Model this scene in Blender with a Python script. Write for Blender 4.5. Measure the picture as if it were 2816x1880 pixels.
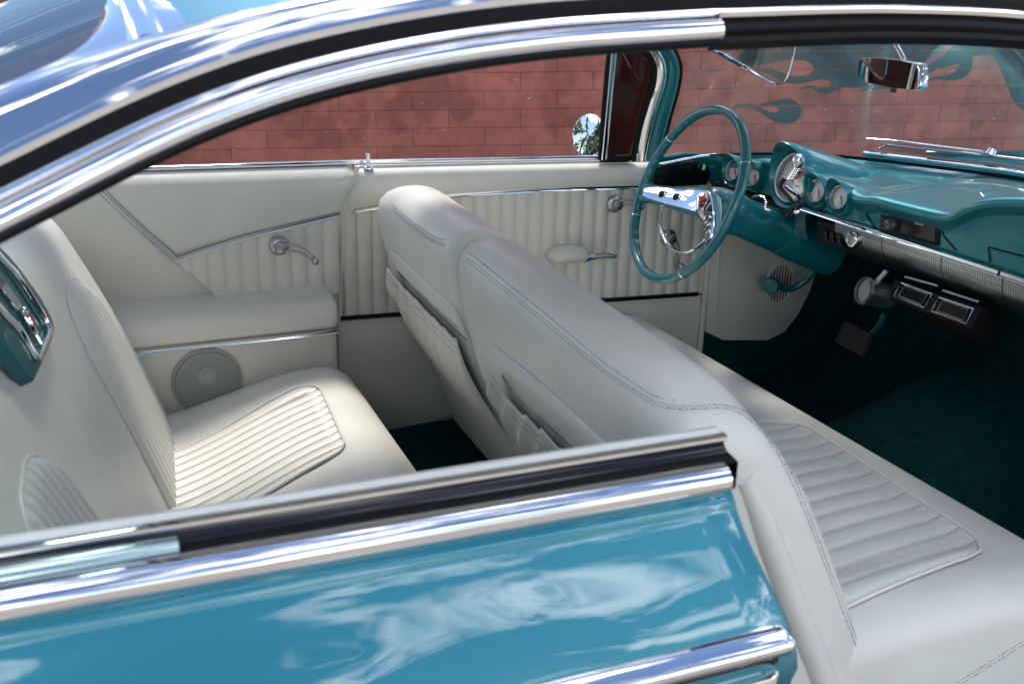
import bpy, bmesh, math, random
from mathutils import Vector, Matrix
from mathutils.bvhtree import BVHTree
from mathutils.geometry import tessellate_polygon
R = math.radians
random.seed(7)
for o in list(bpy.data.objects): bpy.data.objects.remove(o)
scene = bpy.context.scene
COL = scene.collection

# ---------------------------------------------------------------- camera
CPOS = Vector((-0.67148, -1.78209, 1.44410))
YAW, PITCH, ROLL, FPX = R(23.04234), R(20.58755), R(1.69879), 3058.99
cf = Vector((math.sin(YAW)*math.cos(PITCH), math.cos(YAW)*math.cos(PITCH), -math.sin(PITCH)))
_r = Vector((math.cos(YAW), -math.sin(YAW), 0)); _u = _r.cross(cf)
cr = _r*math.cos(ROLL) + _u*math.sin(ROLL)
cu = -_r*math.sin(ROLL) + _u*math.cos(ROLL)
cam = bpy.data.cameras.new('camera'); camo = bpy.data.objects.new('camera', cam); COL.objects.link(camo)
camo.matrix_world = Matrix(((cr.x, cu.x, -cf.x, CPOS.x), (cr.y, cu.y, -cf.y, CPOS.y), (cr.z, cu.z, -cf.z, CPOS.z), (0, 0, 0, 1)))
cam.sensor_width = 36; cam.lens = FPX*36/2816; cam.clip_start = .05; cam.clip_end = 2000
cam.dof.use_dof = True; cam.dof.focus_distance = 2.75; cam.dof.aperture_fstop = 6.5
scene.camera = camo

# ---------------------------------------------------------------- world, sun, exposure
SUN_EL, SUN_AZ = R(58), R(8)          # azimuth measured from +y towards +x
w = bpy.data.worlds.new('World'); scene.world = w; w.use_nodes = True
nt = w.node_tree; nt.nodes.clear()
def N(t, ty, **kw):
    n = t.nodes.new(ty)
    for k, v in kw.items():
        if k in n.inputs: n.inputs[k].default_value = v
        else: setattr(n, k, v)
    return n
sky = N(nt, 'ShaderNodeTexSky', sky_type='NISHITA', sun_disc=False, sun_elevation=SUN_EL, sun_rotation=SUN_AZ, altitude=100, air_density=1.0, dust_density=.15, ozone_density=3.5)
tc = N(nt, 'ShaderNodeTexCoord')
mp = N(nt, 'ShaderNodeMapping'); mp.inputs['Scale'].default_value = (1, 1, 2.0); mp.inputs['Location'].default_value = (2.4, 6.1, .3)
nz = N(nt, 'ShaderNodeTexNoise', Scale=4.0, Detail=12, Roughness=.62, Distortion=.15)
rmp = N(nt, 'ShaderNodeValToRGB'); rmp.color_ramp.elements[0].position = .54; rmp.color_ramp.elements[1].position = .645
mx = N(nt, 'ShaderNodeMixRGB'); mx.inputs[2].default_value = (36, 36, 36.8, 1)
bg = N(nt, 'ShaderNodeBackground', Strength=.135); wo = N(nt, 'ShaderNodeOutputWorld')
L = nt.links.new
L(tc.outputs['Generated'], mp.inputs[0]); L(mp.outputs[0], nz.inputs['Vector']); L(nz.outputs['Fac'], rmp.inputs[0])
L(rmp.outputs[0], mx.inputs[0]); L(sky.outputs[0], mx.inputs[1]); L(mx.outputs[0], bg.inputs[0]); L(bg.outputs[0], wo.inputs[0])
sun = bpy.data.lights.new('sun', 'SUN'); suno = bpy.data.objects.new('sun', sun); COL.objects.link(suno)
sun.energy = 3.0; sun.angle = R(12); sun.color = (1, .95, .87)
sd = Vector((math.sin(SUN_AZ)*math.cos(SUN_EL), math.cos(SUN_AZ)*math.cos(SUN_EL), math.sin(SUN_EL)))
suno.rotation_euler = sd.to_track_quat('Z', 'Y').to_euler()
vs = scene.view_settings; vs.view_transform = 'Standard'; vs.look = 'None'; vs.gamma = 1; vs.exposure = 0.38
scene.render.engine = 'CYCLES'

# ---------------------------------------------------------------- pixel -> place
KF = 2816/2349
def ray(u, v): return (cf + cr*((u-1408)/FPX) + cu*((940-v)/FPX))
def S(u, v, x=None, y=None, z=None, pl=None, d=None):        # photo pixels (2816 wide)
    D = ray(u, v)
    if d is not None: t = d
    elif x is not None: t = (x-CPOS.x)/D.x
    elif y is not None: t = (y-CPOS.y)/D.y
    elif z is not None: t = (z-CPOS.z)/D.z
    else: t = (pl[1]-CPOS.dot(pl[0]))/D.dot(pl[0])
    return CPOS + D*t
def A(u, v, **k): return S(u*KF, v*KF, **k)                   # the same in a 2349 wide view
def cast(pts, tree, off=0.0, mul=KF):                         # pixel curve -> points on a built surface
    out = []
    for (u, v) in pts:
        D = ray(u*mul, v*mul).normalized()
        loc, nor, i, dd = tree.ray_cast(CPOS, D)
        if loc is None: continue
        if nor.dot(D) > 0: nor = -nor
        out.append(loc + nor*off)
    return out

# ---------------------------------------------------------------- mesh helpers
def V3(p): return Vector(p)
def crv(pts, n, closed=False):
    P = [Vector(p) for p in pts]; m = len(P); out = []
    segs = m if closed else m-1
    # arc-length resample of a Catmull-Rom curve
    fine = []
    for i in range(segs):
        if closed: a, b, c, d = P[(i-1) % m], P[i], P[(i+1) % m], P[(i+2) % m]
        else:
            b, c = P[i], P[i+1]; a = P[i-1] if i > 0 else b*2-c; d = P[i+2] if i+2 < m else c*2-b
        for k in range(12):
            t = k/12; fine.append(.5*((2*b)+(c-a)*t+(2*a-5*b+4*c-d)*t*t+(3*b-a-3*c+d)*t**3))
    fine.append(P[0].copy() if closed else P[-1].copy())
    acc = [0]
    for i in range(1, len(fine)): acc.append(acc[-1]+(fine[i]-fine[i-1]).length)
    T = acc[-1]; j = 0
    cnt = n if closed else n-1
    for k in range(n):
        s = T*k/cnt
        while j < len(acc)-2 and acc[j+1] < s: j += 1
        q = (s-acc[j])/max(acc[j+1]-acc[j], 1e-9); out.append(fine[j].lerp(fine[j+1], min(max(q, 0), 1)))
    return out
class MB:
    def __init__(s): s.v = []; s.f = []; s.mi = []
    def add(s, vs_, fs, m=0):
        b = len(s.v); s.v += [tuple(p) for p in vs_]; s.f += [tuple(i+b for i in f) for f in fs]; s.mi += [m]*len(fs); return s
    def grid(s, rows, cu_=False, cv=False, m=0):
        n, k = len(rows), len(rows[0]); vs_ = [p for r in rows for p in r]; fs = []
        for i in range(n if cu_ else n-1):
            for j in range(k if cv else k-1):
                a = i*k+j; b = i*k+(j+1) % k; c = ((i+1) % n)*k+(j+1) % k; d = ((i+1) % n)*k+j
                fs.append((a, b, c, d))
        return s.add(vs_, fs, m)
    def box(s, c, size, M=None, m=0):
        c = Vector(c); h = Vector(size)/2; vs_ = []
        for i in range(8):
            p = Vector(((1 if i & 1 else -1)*h.x, (1 if i & 2 else -1)*h.y, (1 if i & 4 else -1)*h.z))
            vs_.append(c+(M @ p if M else p))
        return s.add(vs_, [(0, 2, 3, 1), (4, 5, 7, 6), (0, 1, 5, 4), (2, 6, 7, 3), (0, 4, 6, 2), (1, 3, 7, 5)], m)
    def tube(s, path, r, n=10, closed=False, caps=True, ell=1.0, upv=None, m=0):
        P = [Vector(p) for p in path]; k = len(P); rows = []; N0 = None
        for i, p in enumerate(P):
            a = P[(i-1) % k] if (closed or i > 0) else p; b = P[(i+1) % k] if (closed or i < k-1) else p
            t = (b-a).normalized() if (b-a).length > 1e-9 else Vector((0, 0, 1))
            if upv is not None: N0 = Vector(upv)
            elif N0 is None: N0 = Vector((0, 0, 1)) if abs(t.z) < .9 else Vector((1, 0, 0))
            N0 = (N0-t*N0.dot(t)).normalized(); Bv = t.cross(N0)
            rr = r[i] if isinstance(r, (list, tuple)) else r
            rows.append([p+(N0*math.cos(2*math.pi*q/n)*rr*ell+Bv*math.sin(2*math.pi*q/n)*rr) for q in range(n)])
        s.grid(rows, cu_=closed, cv=True, m=m)
        if caps and not closed:
            b = len(s.v); s.v += [tuple(x) for x in rows[0]]; s.f.append(tuple(b+i for i in range(n))); s.mi.append(m)
            b = len(s.v); s.v += [tuple(x) for x in rows[-1]]; s.f.append(tuple(b+n-1-i for i in range(n))); s.mi.append(m)
        return s
    def lathe(s, prof, o, ax, n=32, m=0, a0=0, a1=2*math.pi):
        o = Vector(o); ax = Vector(ax).normalized(); x = ax.orthogonal().normalized(); y = ax.cross(x); rows = []
        full = abs(a1-a0-2*math.pi) < 1e-6
        k = n if full else n+1
        for (r_, h) in prof:
            rows.append([o+ax*h+(x*math.cos(a0+(a1-a0)*q/n)+y*math.sin(a0+(a1-a0)*q/n))*r_ for q in range(k)])
        return s.grid(rows, cv=full, m=m)
    def slab(s, pts, nrm, th, bev=0.0, m=0):                  # planar outline extruded along -nrm, with a rounded front edge
        P = [Vector(p) for p in pts]; nrm = Vector(nrm).normalized(); k = len(P)
        c = sum(P, Vector())/k
        area = sum(((P[i]-c).cross(P[(i+1) % k]-c)).dot(nrm) for i in range(k))
        if area < 0: P.reverse()
        def inset(d):
            o = []
            for i in range(k):
                e1 = (P[i]-P[i-1]); e2 = (P[(i+1) % k]-P[i])
                n1 = nrm.cross(e1).normalized() if e1.length > 1e-9 else Vector(); n2 = nrm.cross(e2).normalized() if e2.length > 1e-9 else Vector()
                b = n1+n2; b = b.normalized() if b.length > 1e-6 else n1
                cs = max(b.dot(n1), .5); o.append(P[i]+b*(d/cs))
            return o
        rings = [[p-nrm*th for p in P], [p-nrm*bev for p in P]]
        if bev > 0: rings += [[p-nrm*bev*.3 for p in inset(bev*.3)], inset(bev)]
        s.grid(rings, cv=True, m=m)
        b = len(s.v); s.v += [tuple(p) for p in rings[-1]]; s.f.append(tuple(range(b, b+k))); s.mi.append(m)
        b = len(s.v); s.v += [tuple(p) for p in reversed(rings[0])]; s.f.append(tuple(range(b, b+k))); s.mi.append(m)
        return s
    def mesh(s, name, mats, smooth=True, ang=40):
        me = bpy.data.meshes.new(name); me.from_pydata(s.v, [], s.f)
        for m in (mats if isinstance(mats, (list, tuple)) else [mats]): me.materials.append(m)
        for i, p in enumerate(me.polygons): p.material_index = s.mi[i]
        bm = bmesh.new(); bm.from_mesh(me); bmesh.ops.remove_doubles(bm, verts=bm.verts, dist=1e-5)
        bmesh.ops.recalc_face_normals(bm, faces=bm.faces); bm.to_mesh(me); bm.free()
        if smooth:
            me.shade_smooth()
            try: me.set_sharp_from_angle(angle=R(ang))
            except Exception: pass
        return me
    def build(s, name, mats, parent=None, smooth=True, ang=40):
        o = bpy.data.objects.new(name, s.mesh(name, mats, smooth, ang)); COL.objects.link(o)
        if parent: o.parent = parent
        return o
    def tree(s): return BVHTree.FromPolygons([Vector(p) for p in s.v], s.f)
def thing(name, label, cat, loc=(0, 0, 0), group=None):
    o = bpy.data.objects.new(name, None); COL.objects.link(o); o.location = loc; o.empty_display_size = .2
    o['label'] = label; o['category'] = cat
    if group: o['group'] = group
    return o
def tag(o, label=None, cat=None, group=None, kind=None):
    for k, v in (('label', label), ('category', cat), ('group', group), ('kind', kind)):
        if v: o[k] = v
    return o
def sweep(mb, path, frames, prof, m=0):                        # frames: per path point (side, up); prof: [(a, b)]
    rows = []
    for p, (sx, up) in zip(path, frames): rows.append([Vector(p)+sx*a+up*b for a, b in prof])
    return mb.grid(rows, m=m)
def arc(c, r_, a0, a1, n): return [(c[0]+r_*math.cos(R(a0+(a1-a0)*i/(n-1))), c[1]+r_*math.sin(R(a0+(a1-a0)*i/(n-1)))) for i in range(n)]
def lerp(a, b, t): return a+(b-a)*t
def sstep(a, b, x):
    t = min(max((x-a)/(b-a), 0), 1); return t*t*(3-2*t)
def interp(x, xs, ys):
    if x <= xs[0]: return ys[0]
    for i in range(1, len(xs)):
        if x <= xs[i]: return lerp(ys[i-1], ys[i], (x-xs[i-1])/(xs[i]-xs[i-1]))
    return ys[-1]

# ---------------------------------------------------------------- materials
def mat(name, col, rough=.5, metal=0, coat=0, coat_r=.03, spec=.5, bump=None, mottle=None, sheen=0):
    m = bpy.data.materials.new(name); m.use_nodes = True; t = m.node_tree; b = t.nodes['Principled BSDF']
    b.inputs['Base Color'].default_value = (*col, 1); b.inputs['Roughness'].default_value = rough; b.inputs['Metallic'].default_value = metal
    b.inputs['Coat Weight'].default_value = coat; b.inputs['Coat Roughness'].default_value = coat_r; b.inputs['Specular IOR Level'].default_value = spec
    if sheen: b.inputs['Sheen Weight'].default_value = sheen
    c = N(t, 'ShaderNodeTexCoord')
    if bump:                                                   # (scale, strength, distance)
        n = N(t, 'ShaderNodeTexNoise', Scale=bump[0], Detail=4, Roughness=.6); bp = N(t, 'ShaderNodeBump', Strength=bump[1], Distance=bump[2])
        t.links.new(c.outputs['Object'], n.inputs['Vector']); t.links.new(n.outputs['Fac'], bp.inputs['Height']); t.links.new(bp.outputs[0], b.inputs['Normal'])
        if len(bump) > 3:                                      # soft creases under the grain: (scale, strength, distance)
            n_ = N(t, 'ShaderNodeTexNoise', Scale=bump[3], Detail=5, Roughness=.55, Distortion=.8); b2 = N(t, 'ShaderNodeBump', Strength=bump[4], Distance=bump[5])
            t.links.new(c.outputs['Object'], n_.inputs['Vector']); t.links.new(n_.outputs['Fac'], b2.inputs['Height']); t.links.new(b2.outputs[0], bp.inputs['Normal'])
    if mottle:                                                 # (scale, amount)
        n = N(t, 'ShaderNodeTexNoise', Scale=mottle[0], Detail=6, Roughness=.65)
        r_ = N(t, 'ShaderNodeMapRange'); r_.inputs[1].default_value = .3; r_.inputs[2].default_value = .7; r_.inputs[3].default_value = 1-mottle[1]; r_.inputs[4].default_value = 1+mottle[1]
        h = N(t, 'ShaderNodeHueSaturation'); h.inputs['Color'].default_value = (*col, 1)
        t.links.new(c.outputs['Object'], n.inputs['Vector']); t.links.new(n.outputs['Fac'], r_.inputs[0]); t.links.new(r_.outputs[0], h.inputs['Value']); t.links.new(h.outputs[0], b.inputs['Base Color'])
    return m
VINYL = mat('cream_vinyl', (.70, .685, .625), .40, bump=(300, .25, .0008, 13, .35, .006), mottle=(6, .05))
VINYLD = mat('cream_vinyl_door', (.67, .65, .58), .43, bump=(300, .25, .0008, 13, .35, .006), mottle=(6, .05))
PAINT = mat('teal_paint', (.004, .185, .25), .33, metal=.35, coat=1, coat_r=.006)
PAINT.node_tree.nodes['Principled BSDF'].inputs['Coat IOR'].default_value = 1.62
DPAINT = mat('teal_dash_paint', (.005, .185, .215), .32, metal=.4, coat=.6, coat_r=.035)
WPLAS = mat('teal_wheel_plastic', (.004, .14, .16), .28, coat=.6, coat_r=.08)
CHROME = mat('chrome', (.86, .86, .88), .045, metal=1)
STAIN = mat('stainless', (.90, .89, .93), .07, metal=1, bump=(30, .03, .001))
SATIN = mat('satin_metal', (.45, .45, .45), .35, metal=1)
RUBBER = mat('black_rubber', (.008, .008, .008), .55, spec=.2, bump=(60, .2, .001))
BLACK = mat('black_gloss', (.006, .007, .008), .12)
BLACKM = mat('black_matte', (.008, .008, .009), .55, spec=.25)
CARPET = mat('teal_carpet', (.003, .048, .05), .95, spec=.1, bump=(500, .9, .004), mottle=(40, .3))
STITCH = mat('dark_thread', (.09, .085, .08), .8)
SEAM = mat('seam_shadow_cord', (.42, .37, .28), .7)
GREYM = mat('grey_speaker_mesh', (.30, .31, .30), .7, bump=(700, .8, .001))
DIAL = mat('white_dial', (.75, .75, .74), .5)
ORANGE = mat('orange_needle', (.75, .06, .01), .4)
REDM = mat('red_enamel', (.5, .02, .02), .25)
DARKI = mat('dark_ink', (.02, .02, .02), .5)
BROWNSH = mat('brown_pocket_shade', (.06, .035, .02), .9)  # dark brown painted in for the shaded pocket opening
TEALIN = mat('teal_insert', (.006, .10, .11), .35, coat=.3)
TYRE = mat('tyre_rubber', (.015, .015, .015), .8)
def glassmat(name, tint, refl=1.0, rough=0.0):
    m = bpy.data.materials.new(name); m.use_nodes = True; t = m.node_tree; t.nodes.clear()
    fr = N(t, 'ShaderNodeFresnel', IOR=1.45); mu = N(t, 'ShaderNodeMath', operation='MULTIPLY'); mu.inputs[1].default_value = refl
    gb = N(t, 'ShaderNodeNewGeometry'); im_ = N(t, 'ShaderNodeMapRange'); im_.inputs[3].default_value = 1.45; im_.inputs[4].default_value = 1/1.45   # same reflectance from both sides of a thin pane
    t.links.new(gb.outputs['Backfacing'], im_.inputs[0]); t.links.new(im_.outputs[0], fr.inputs['IOR'])
    tr = N(t, 'ShaderNodeBsdfTransparent'); tr.inputs[0].default_value = (*tint, 1); gl = N(t, 'ShaderNodeBsdfGlossy', Roughness=rough)
    mi = N(t, 'ShaderNodeMixShader'); ou = N(t, 'ShaderNodeOutputMaterial')
    t.links.new(fr.outputs[0], mu.inputs[0]); t.links.new(mu.outputs[0], mi.inputs[0]); t.links.new(tr.outputs[0], mi.inputs[1]); t.links.new(gl.outputs[0], mi.inputs[2]); t.links.new(mi.outputs[0], ou.inputs[0])
    return m
GLASS = glassmat('windshield_glass', (.84, .87, .86), 1.7)
def haze_film(m, lo, hi):  # translucent film laid over the glass to imitate a reflected haze
    t = m.node_tree; ou = [n for n in t.nodes if n.type == 'OUTPUT_MATERIAL'][0]; src = ou.inputs[0].links[0].from_socket
    co = N(t, 'ShaderNodeTexCoord'); nz_ = N(t, 'ShaderNodeTexNoise', Scale=5, Detail=7, Roughness=.65, Distortion=1.2); mr = N(t, 'ShaderNodeMapRange'); mr.inputs[1].default_value = .38; mr.inputs[2].default_value = .72; mr.inputs[3].default_value = lo; mr.inputs[4].default_value = hi
    df = N(t, 'ShaderNodeBsdfTranslucent'); df.inputs[0].default_value = (.8, .8, .78, 1); mi = N(t, 'ShaderNodeMixShader')
    t.links.new(co.outputs['Object'], nz_.inputs['Vector']); t.links.new(nz_.outputs['Fac'], mr.inputs[0]); t.links.new(mr.outputs[0], mi.inputs[0]); t.links.new(src, mi.inputs[1]); t.links.new(df.outputs[0], mi.inputs[2]); t.links.new(mi.outputs[0], ou.inputs[0])
haze_film(GLASS, .008, .05)
GLASSR = glassmat('rear_glass', (.25, .32, .32), 1.6)
GLASST = glassmat('vent_glass_tinted', (.30, .26, .25), 1.5)
CLEAR = glassmat('clear_lens', (.95, .95, .95), 1.0)
def wallmat(name, base, dark):
    m = bpy.data.materials.new(name); m.use_nodes = True; t = m.node_tree; b = t.nodes['Principled BSDF']; lk = t.links.new
    ge = N(t, 'ShaderNodeNewGeometry')
    n1 = N(t, 'ShaderNodeTexNoise', Scale=2.2, Detail=8, Roughness=.62); r1 = N(t, 'ShaderNodeValToRGB')
    r1.color_ramp.elements[0].position = .49; r1.color_ramp.elements[1].position = .55
    n2 = N(t, 'ShaderNodeTexNoise', Scale=9, Detail=8, Roughness=.7); r2 = N(t, 'ShaderNodeMapRange'); r2.inputs[1].default_value = .3; r2.inputs[2].default_value = .7; r2.inputs[3].default_value = .74; r2.inputs[4].default_value = 1.16
    n3 = N(t, 'ShaderNodeTexNoise', Scale=26, Detail=3); r3 = N(t, 'ShaderNodeValToRGB'); r3.color_ramp.elements[0].position = .735; r3.color_ramp.elements[1].position = .75
    oi = N(t, 'ShaderNodeObjectInfo'); r4 = N(t, 'ShaderNodeMapRange'); r4.inputs[3].default_value = .93; r4.inputs[4].default_value = 1.06
    mu = N(t, 'ShaderNodeMath', operation='MULTIPLY')
    m1 = N(t, 'ShaderNodeMixRGB'); m1.inputs[1].default_value = (*base, 1); m1.inputs[2].default_value = (*dark, 1)
    hs = N(t, 'ShaderNodeHueSaturation'); m2 = N(t, 'ShaderNodeMixRGB'); m2.inputs[2].default_value = (.45, .42, .40, 1)
    sc = N(t, 'ShaderNodeMath', operation='MULTIPLY'); sc.inputs[1].default_value = .75
    for n in (n1, n2, n3): lk(ge.outputs['Position'], n.inputs['Vector'])
    lk(n1.outputs['Fac'], r1.inputs[0]); lk(r1.outputs[0], sc.inputs[0]); lk(sc.outputs[0], m1.inputs[0]); lk(n2.outputs['Fac'], r2.inputs[0]); lk(oi.outputs['Random'], r4.inputs[0])
    lk(r2.outputs[0], mu.inputs[0]); lk(r4.outputs[0], mu.inputs[1]); lk(mu.outputs[0], hs.inputs['Value']); lk(m1.outputs[0], hs.inputs['Color'])
    lk(hs.outputs[0], m2.inputs[1]); lk(n3.outputs['Fac'], r3.inputs[0]); lk(r3.outputs[0], m2.inputs[0]); lk(m2.outputs[0], b.inputs['Base Color'])
    b.inputs['Roughness'].default_value = .75
    bp = N(t, 'ShaderNodeBump', Strength=.6, Distance=.006); n5 = N(t, 'ShaderNodeTexNoise', Scale=34, Detail=8, Roughness=.68)
    lk(ge.outputs['Position'], n5.inputs['Vector']); lk(n5.outputs['Fac'], bp.inputs['Height']); lk(bp.outputs[0], b.inputs['Normal'])
    return m
WALLM = wallmat('red_painted_block', (.41, .132, .096), (.26, .08, .06))
JOINT = wallmat('red_painted_mortar', (.27, .09, .07), (.07, .03, .025))
FLAMEM = mat('teal_mural_paint', (.004, .05, .06), .6, mottle=(7, .15))
PINKM = mat('pink_mural_paint', (.26, .06, .09), .6, mottle=(7, .15))
ASPH = mat('concrete', (.30, .265, .22), .9, bump=(90, .6, .01), mottle=(3, .2))
# ---------------------------------------------------------------- setting: ground
g = MB(); g.grid([[(x, y, 0) for x in (-300, 300)] for y in (-300, 300)])
tag(g.build('ground', ASPH, smooth=False), kind='structure')

# ---------------------------------------------------------------- painted block wall behind the car
ph = R(20.6); gup = cu*math.cos(ph) - cf*math.sin(ph); hfw = cf*math.cos(ph) + cu*math.sin(ph)
WD = (cr*math.cos(R(4.3)) + hfw*math.sin(R(4.3))).normalized(); WN = WD.cross(gup).normalized()
WO = S(1489, 300, d=6.27); WPL = (WN, WN.dot(WO))
def wuv(p): d = p-WO; return (d.dot(WD), d.dot(gup))
def wpt(u, v, n=0.0): return WO + WD*u + gup*v + WN*n
CH, BL = .1016, .4064; ju = wuv(S(1432, 321, pl=WPL))[0]
wall = thing('block_wall', 'long red painted concrete block wall with teal flames painted on it', 'wall', wpt(0, -1.75, -.1))
def keep(o, p): o.parent = p; o.matrix_parent_inverse = Matrix.Translation(-p.location); return o
mb = MB(); c0 = []
for n in (-.2, -.0045): c0.append([wpt(-4.1, -1.9, n), wpt(12, -1.9, n), wpt(12, 2.13, n), wpt(-4.1, 2.13, n)])
mb.grid(c0, cv=True); mb.add(c0[1], [(0, 1, 2, 3)]); mb.add(c0[0], [(3, 2, 1, 0)])
keep(mb.build('mortar_core', JOINT, smooth=False), wall)
# flames as outlines in photo pixels (joined from two views of the same mural)
z3 = lambda P: [(1800+x/4.48, 100+y/4.48) for x, y in P]
z4 = lambda P: [(2300+x/4.126, 100+y/4.126) for x, y in P]
flA = z3([(955, 885), (985, 850), (1060, 830), (1170, 828), (1270, 860), (1340, 897), (1400, 925), (1480, 942), (1525, 925), (1535, 900), (1515, 870), (1470, 855), (1400, 856), (1330, 855), (1275, 835), (1350, 822), (1430, 805), (1520, 780), (1620, 770), (1700, 780), (1760, 815), (1800, 870), (1810, 930), (1795, 990), (1750, 1045), (1680, 1075), (1600, 1080), (1500, 1060), (1420, 1020), (1350, 970), (1290, 930), (1200, 895), (1120, 885), (1030, 885), (985, 898)])
flB = z3([(1000, 290), (1100, 335), (1200, 360), (1330, 350), (1450, 325), (1590, 300), (1680, 292), (1780, 292), (1870, 305), (1930, 340), (1960, 390), (1950, 430), (1900, 470), (1820, 490), (1720, 493), (1640, 480), (1570, 450), (1500, 415), (1420, 398), (1340, 400), (1275, 425), (1340, 445), (1420, 470), (1500, 520), (1580, 565), (1680, 585), (1780, 588), (1880, 570), (1970, 545), (2060, 530), (2130, 532), (2175, 560), (2180, 595), (2160, 630), (2110, 645), (2050, 635), (1980, 612), (1900, 602), (1830, 620), (1770, 685), (1840, 650), (1900, 640), (1960, 660), (2030, 695), (2110, 715), (2180, 700), (2240, 660)]) \
    + z4([(60, 580), (150, 590), (260, 575), (390, 555), (330, 590), (250, 625), (350, 620), (500, 600), (650, 600), (800, 560), (940, 465), (1150, 370), (1350, 322), (1500, 300), (1550, 280), (1540, 235), (1650, 215), (1750, 215), (1810, 260), (1860, 380), (1910, 500), (1950, 600), (2000, 720), (2060, 800), (2160, 860), (2500, 900), (2500, -300), (700, -330), (-700, -330), (-900, -100)])
flC = z4([(900, 560), (950, 545), (1050, 500), (1150, 490), (1270, 505), (1400, 490), (1480, 450), (1535, 370), (1550, 285), (1480, 300), (1385, 325), (1375, 360), (1340, 410), (1250, 440), (1100, 465), (1000, 490), (900, 535)])
pkA = z4([(930, 330), (1000, 290), (1150, 180), (1250, 110), (1330, 105), (1200, 230), (1050, 320), (950, 360)])
pkB = z3([(1480, 170), (1560, 110), (1650, 60), (1700, 60), (1600, 140), (1500, 190)])
def tris2(pix):
    q = [wuv(S(u, v, pl=WPL)) for u, v in pix]
    return [[q[i] for i in t] for t in tessellate_polygon([[Vector((a, b, 0)) for a, b in q]])]
def clip(poly, u0, u1, v0, v1):
    for ax, lim, sg in ((0, u0, 1), (0, u1, -1), (1, v0, 1), (1, v1, -1)):
        out = []
        for i in range(len(poly)):
            a, b = poly[i-1], poly[i]; da, db = (a[ax]-lim)*sg, (b[ax]-lim)*sg
            if (da < 0) != (db < 0): t = da/(da-db); out.append((a[0]+(b[0]-a[0])*t, a[1]+(b[1]-a[1])*t))
            if db >= 0: out.append(b)
        poly = out
        if not poly: break
    return poly
FL = [(t, FLAMEM) for f in (flA, flB, flC) for t in tris2(f)] + [(t, PINKM) for f in (pkA, pkB) for t in tris2(f)]
def block_mesh(L_):
    m = MB(); a, b = L_/2-.0014, CH/2-.0014; e = .0011
    rings = [[(-a, -b, -.008), (a, -b, -.008), (a, b, -.008), (-a, b, -.008)], [(-a, -b, -e), (a, -b, -e), (a, b, -e), (-a, b, -e)], [(-a+e, -b+e, 0), (a-e, -b+e, 0), (a-e, b-e, 0), (-a+e, b-e, 0)]]
    m.grid(rings, cv=True); m.add(rings[2], [(0, 1, 2, 3)]); return m
bme = block_mesh(BL).mesh('block', WALLM, smooth=False)
rest = MB(); WM = Matrix((WD, gup, WN)).transposed().to_4x4()
vis = []
for r_ in range(-18, 21):
    for c in range(-9, 28):
        u = ju + (c+.5)*BL + (0 if r_ % 2 else BL/2); v = (r_+.5)*CH
        pr = wpt(u, v)-CPOS; zz = pr.dot(cf); pu, pv = 1408+FPX*pr.dot(cr)/zz, 940-FPX*pr.dot(cu)/zz
        if 100 < pu < 2950 and -60 < pv < 545: vis.append((u, v))
        else:
            t = block_mesh(BL); rest.add([wpt(u+p[0], v+p[1], p[2]) for p in t.v], t.f)
for (u, v) in vis:
    dn = random.uniform(-.0012, .0012)
    o = bpy.data.objects.new('block', bme); COL.objects.link(o); o.parent = wall; o.matrix_parent_inverse = Matrix.Translation(-wall.location)
    o.matrix_basis = Matrix.Translation(wpt(u, v, dn)) @ WM @ Matrix.Rotation(random.uniform(-.006, .006), 4, 'Z')
    for mt, nm in ((FLAMEM, 'painted_flame'), (PINKM, 'painted_pinstripe')):
        m = MB()
        for t, tm in FL:
            if tm is not mt: continue
            p = clip(list(t), u-BL/2+.003, u+BL/2-.003, v-CH/2+.003, v+CH/2-.003)
            if len(p) > 2: m.add([(a-u, b-v, .0012 if mt is FLAMEM else .0024) for a, b in p], [tuple(range(len(p)))])
        if m.v: k = m.build(nm, mt, o, smooth=False)
tag(keep(rest.build('outer_blocks', WALLM, smooth=False), wall), kind='stuff')
# ================================================================ the car
car = thing('car', 'teal two-door hardtop classic car with cream vinyl interior and chrome trim', 'car')
# ---------------------------------------------------------------- near side: rail over the side windows
SL = .195/.447                                               # tumblehome of the side
SN = Vector((0, 1, -SL)); SPL = (SN, -.84-.885*SL)
low = [(-260, 800), (-120, 722), (0, 661), (172, 583), (275, 523), (381, 464), (546, 386), (712, 317), (849, 280), (940, 255), (1152, 203), (1359, 169), (1529, 148), (1676, 142), (1840, 132), (1985, 121)]
rp = [S(u, v, pl=SPL) for u, v in low]
jx = rp[-1].x
fr = [rp[-1]+Vector((.25, .004, .004)), rp[-1]+Vector((.5, .012, -.006)), rp[-1]+Vector((.72, .03, -.035))]
for _ in range(3): rp = [rp[0]]+[rp[i-1]*.25+rp[i]*.5+rp[i+1]*.25 for i in range(1, len(rp)-1)]+[rp[-1]]
RAILQ = crv(rp, 70); RAILF = crv([rp[-1]]+fr, 24)
RAIL = RAILQ + RAILF[1:]
def frames(path, sy):
    fs = []
    for i in range(len(path)):
        t = (path[min(i+1, len(path)-1)]-path[max(i-1, 0)]).normalized()
        out = Vector((0, -1, SL)).normalized(); out = (out-t*out.dot(t)).normalized(); up = out.cross(t).normalized()
        if up.z < 0: up = -up
        fs.append((out, up))
    return fs
mir = lambda v, s: Vector((v.x, v.y*s, v.z))
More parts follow.
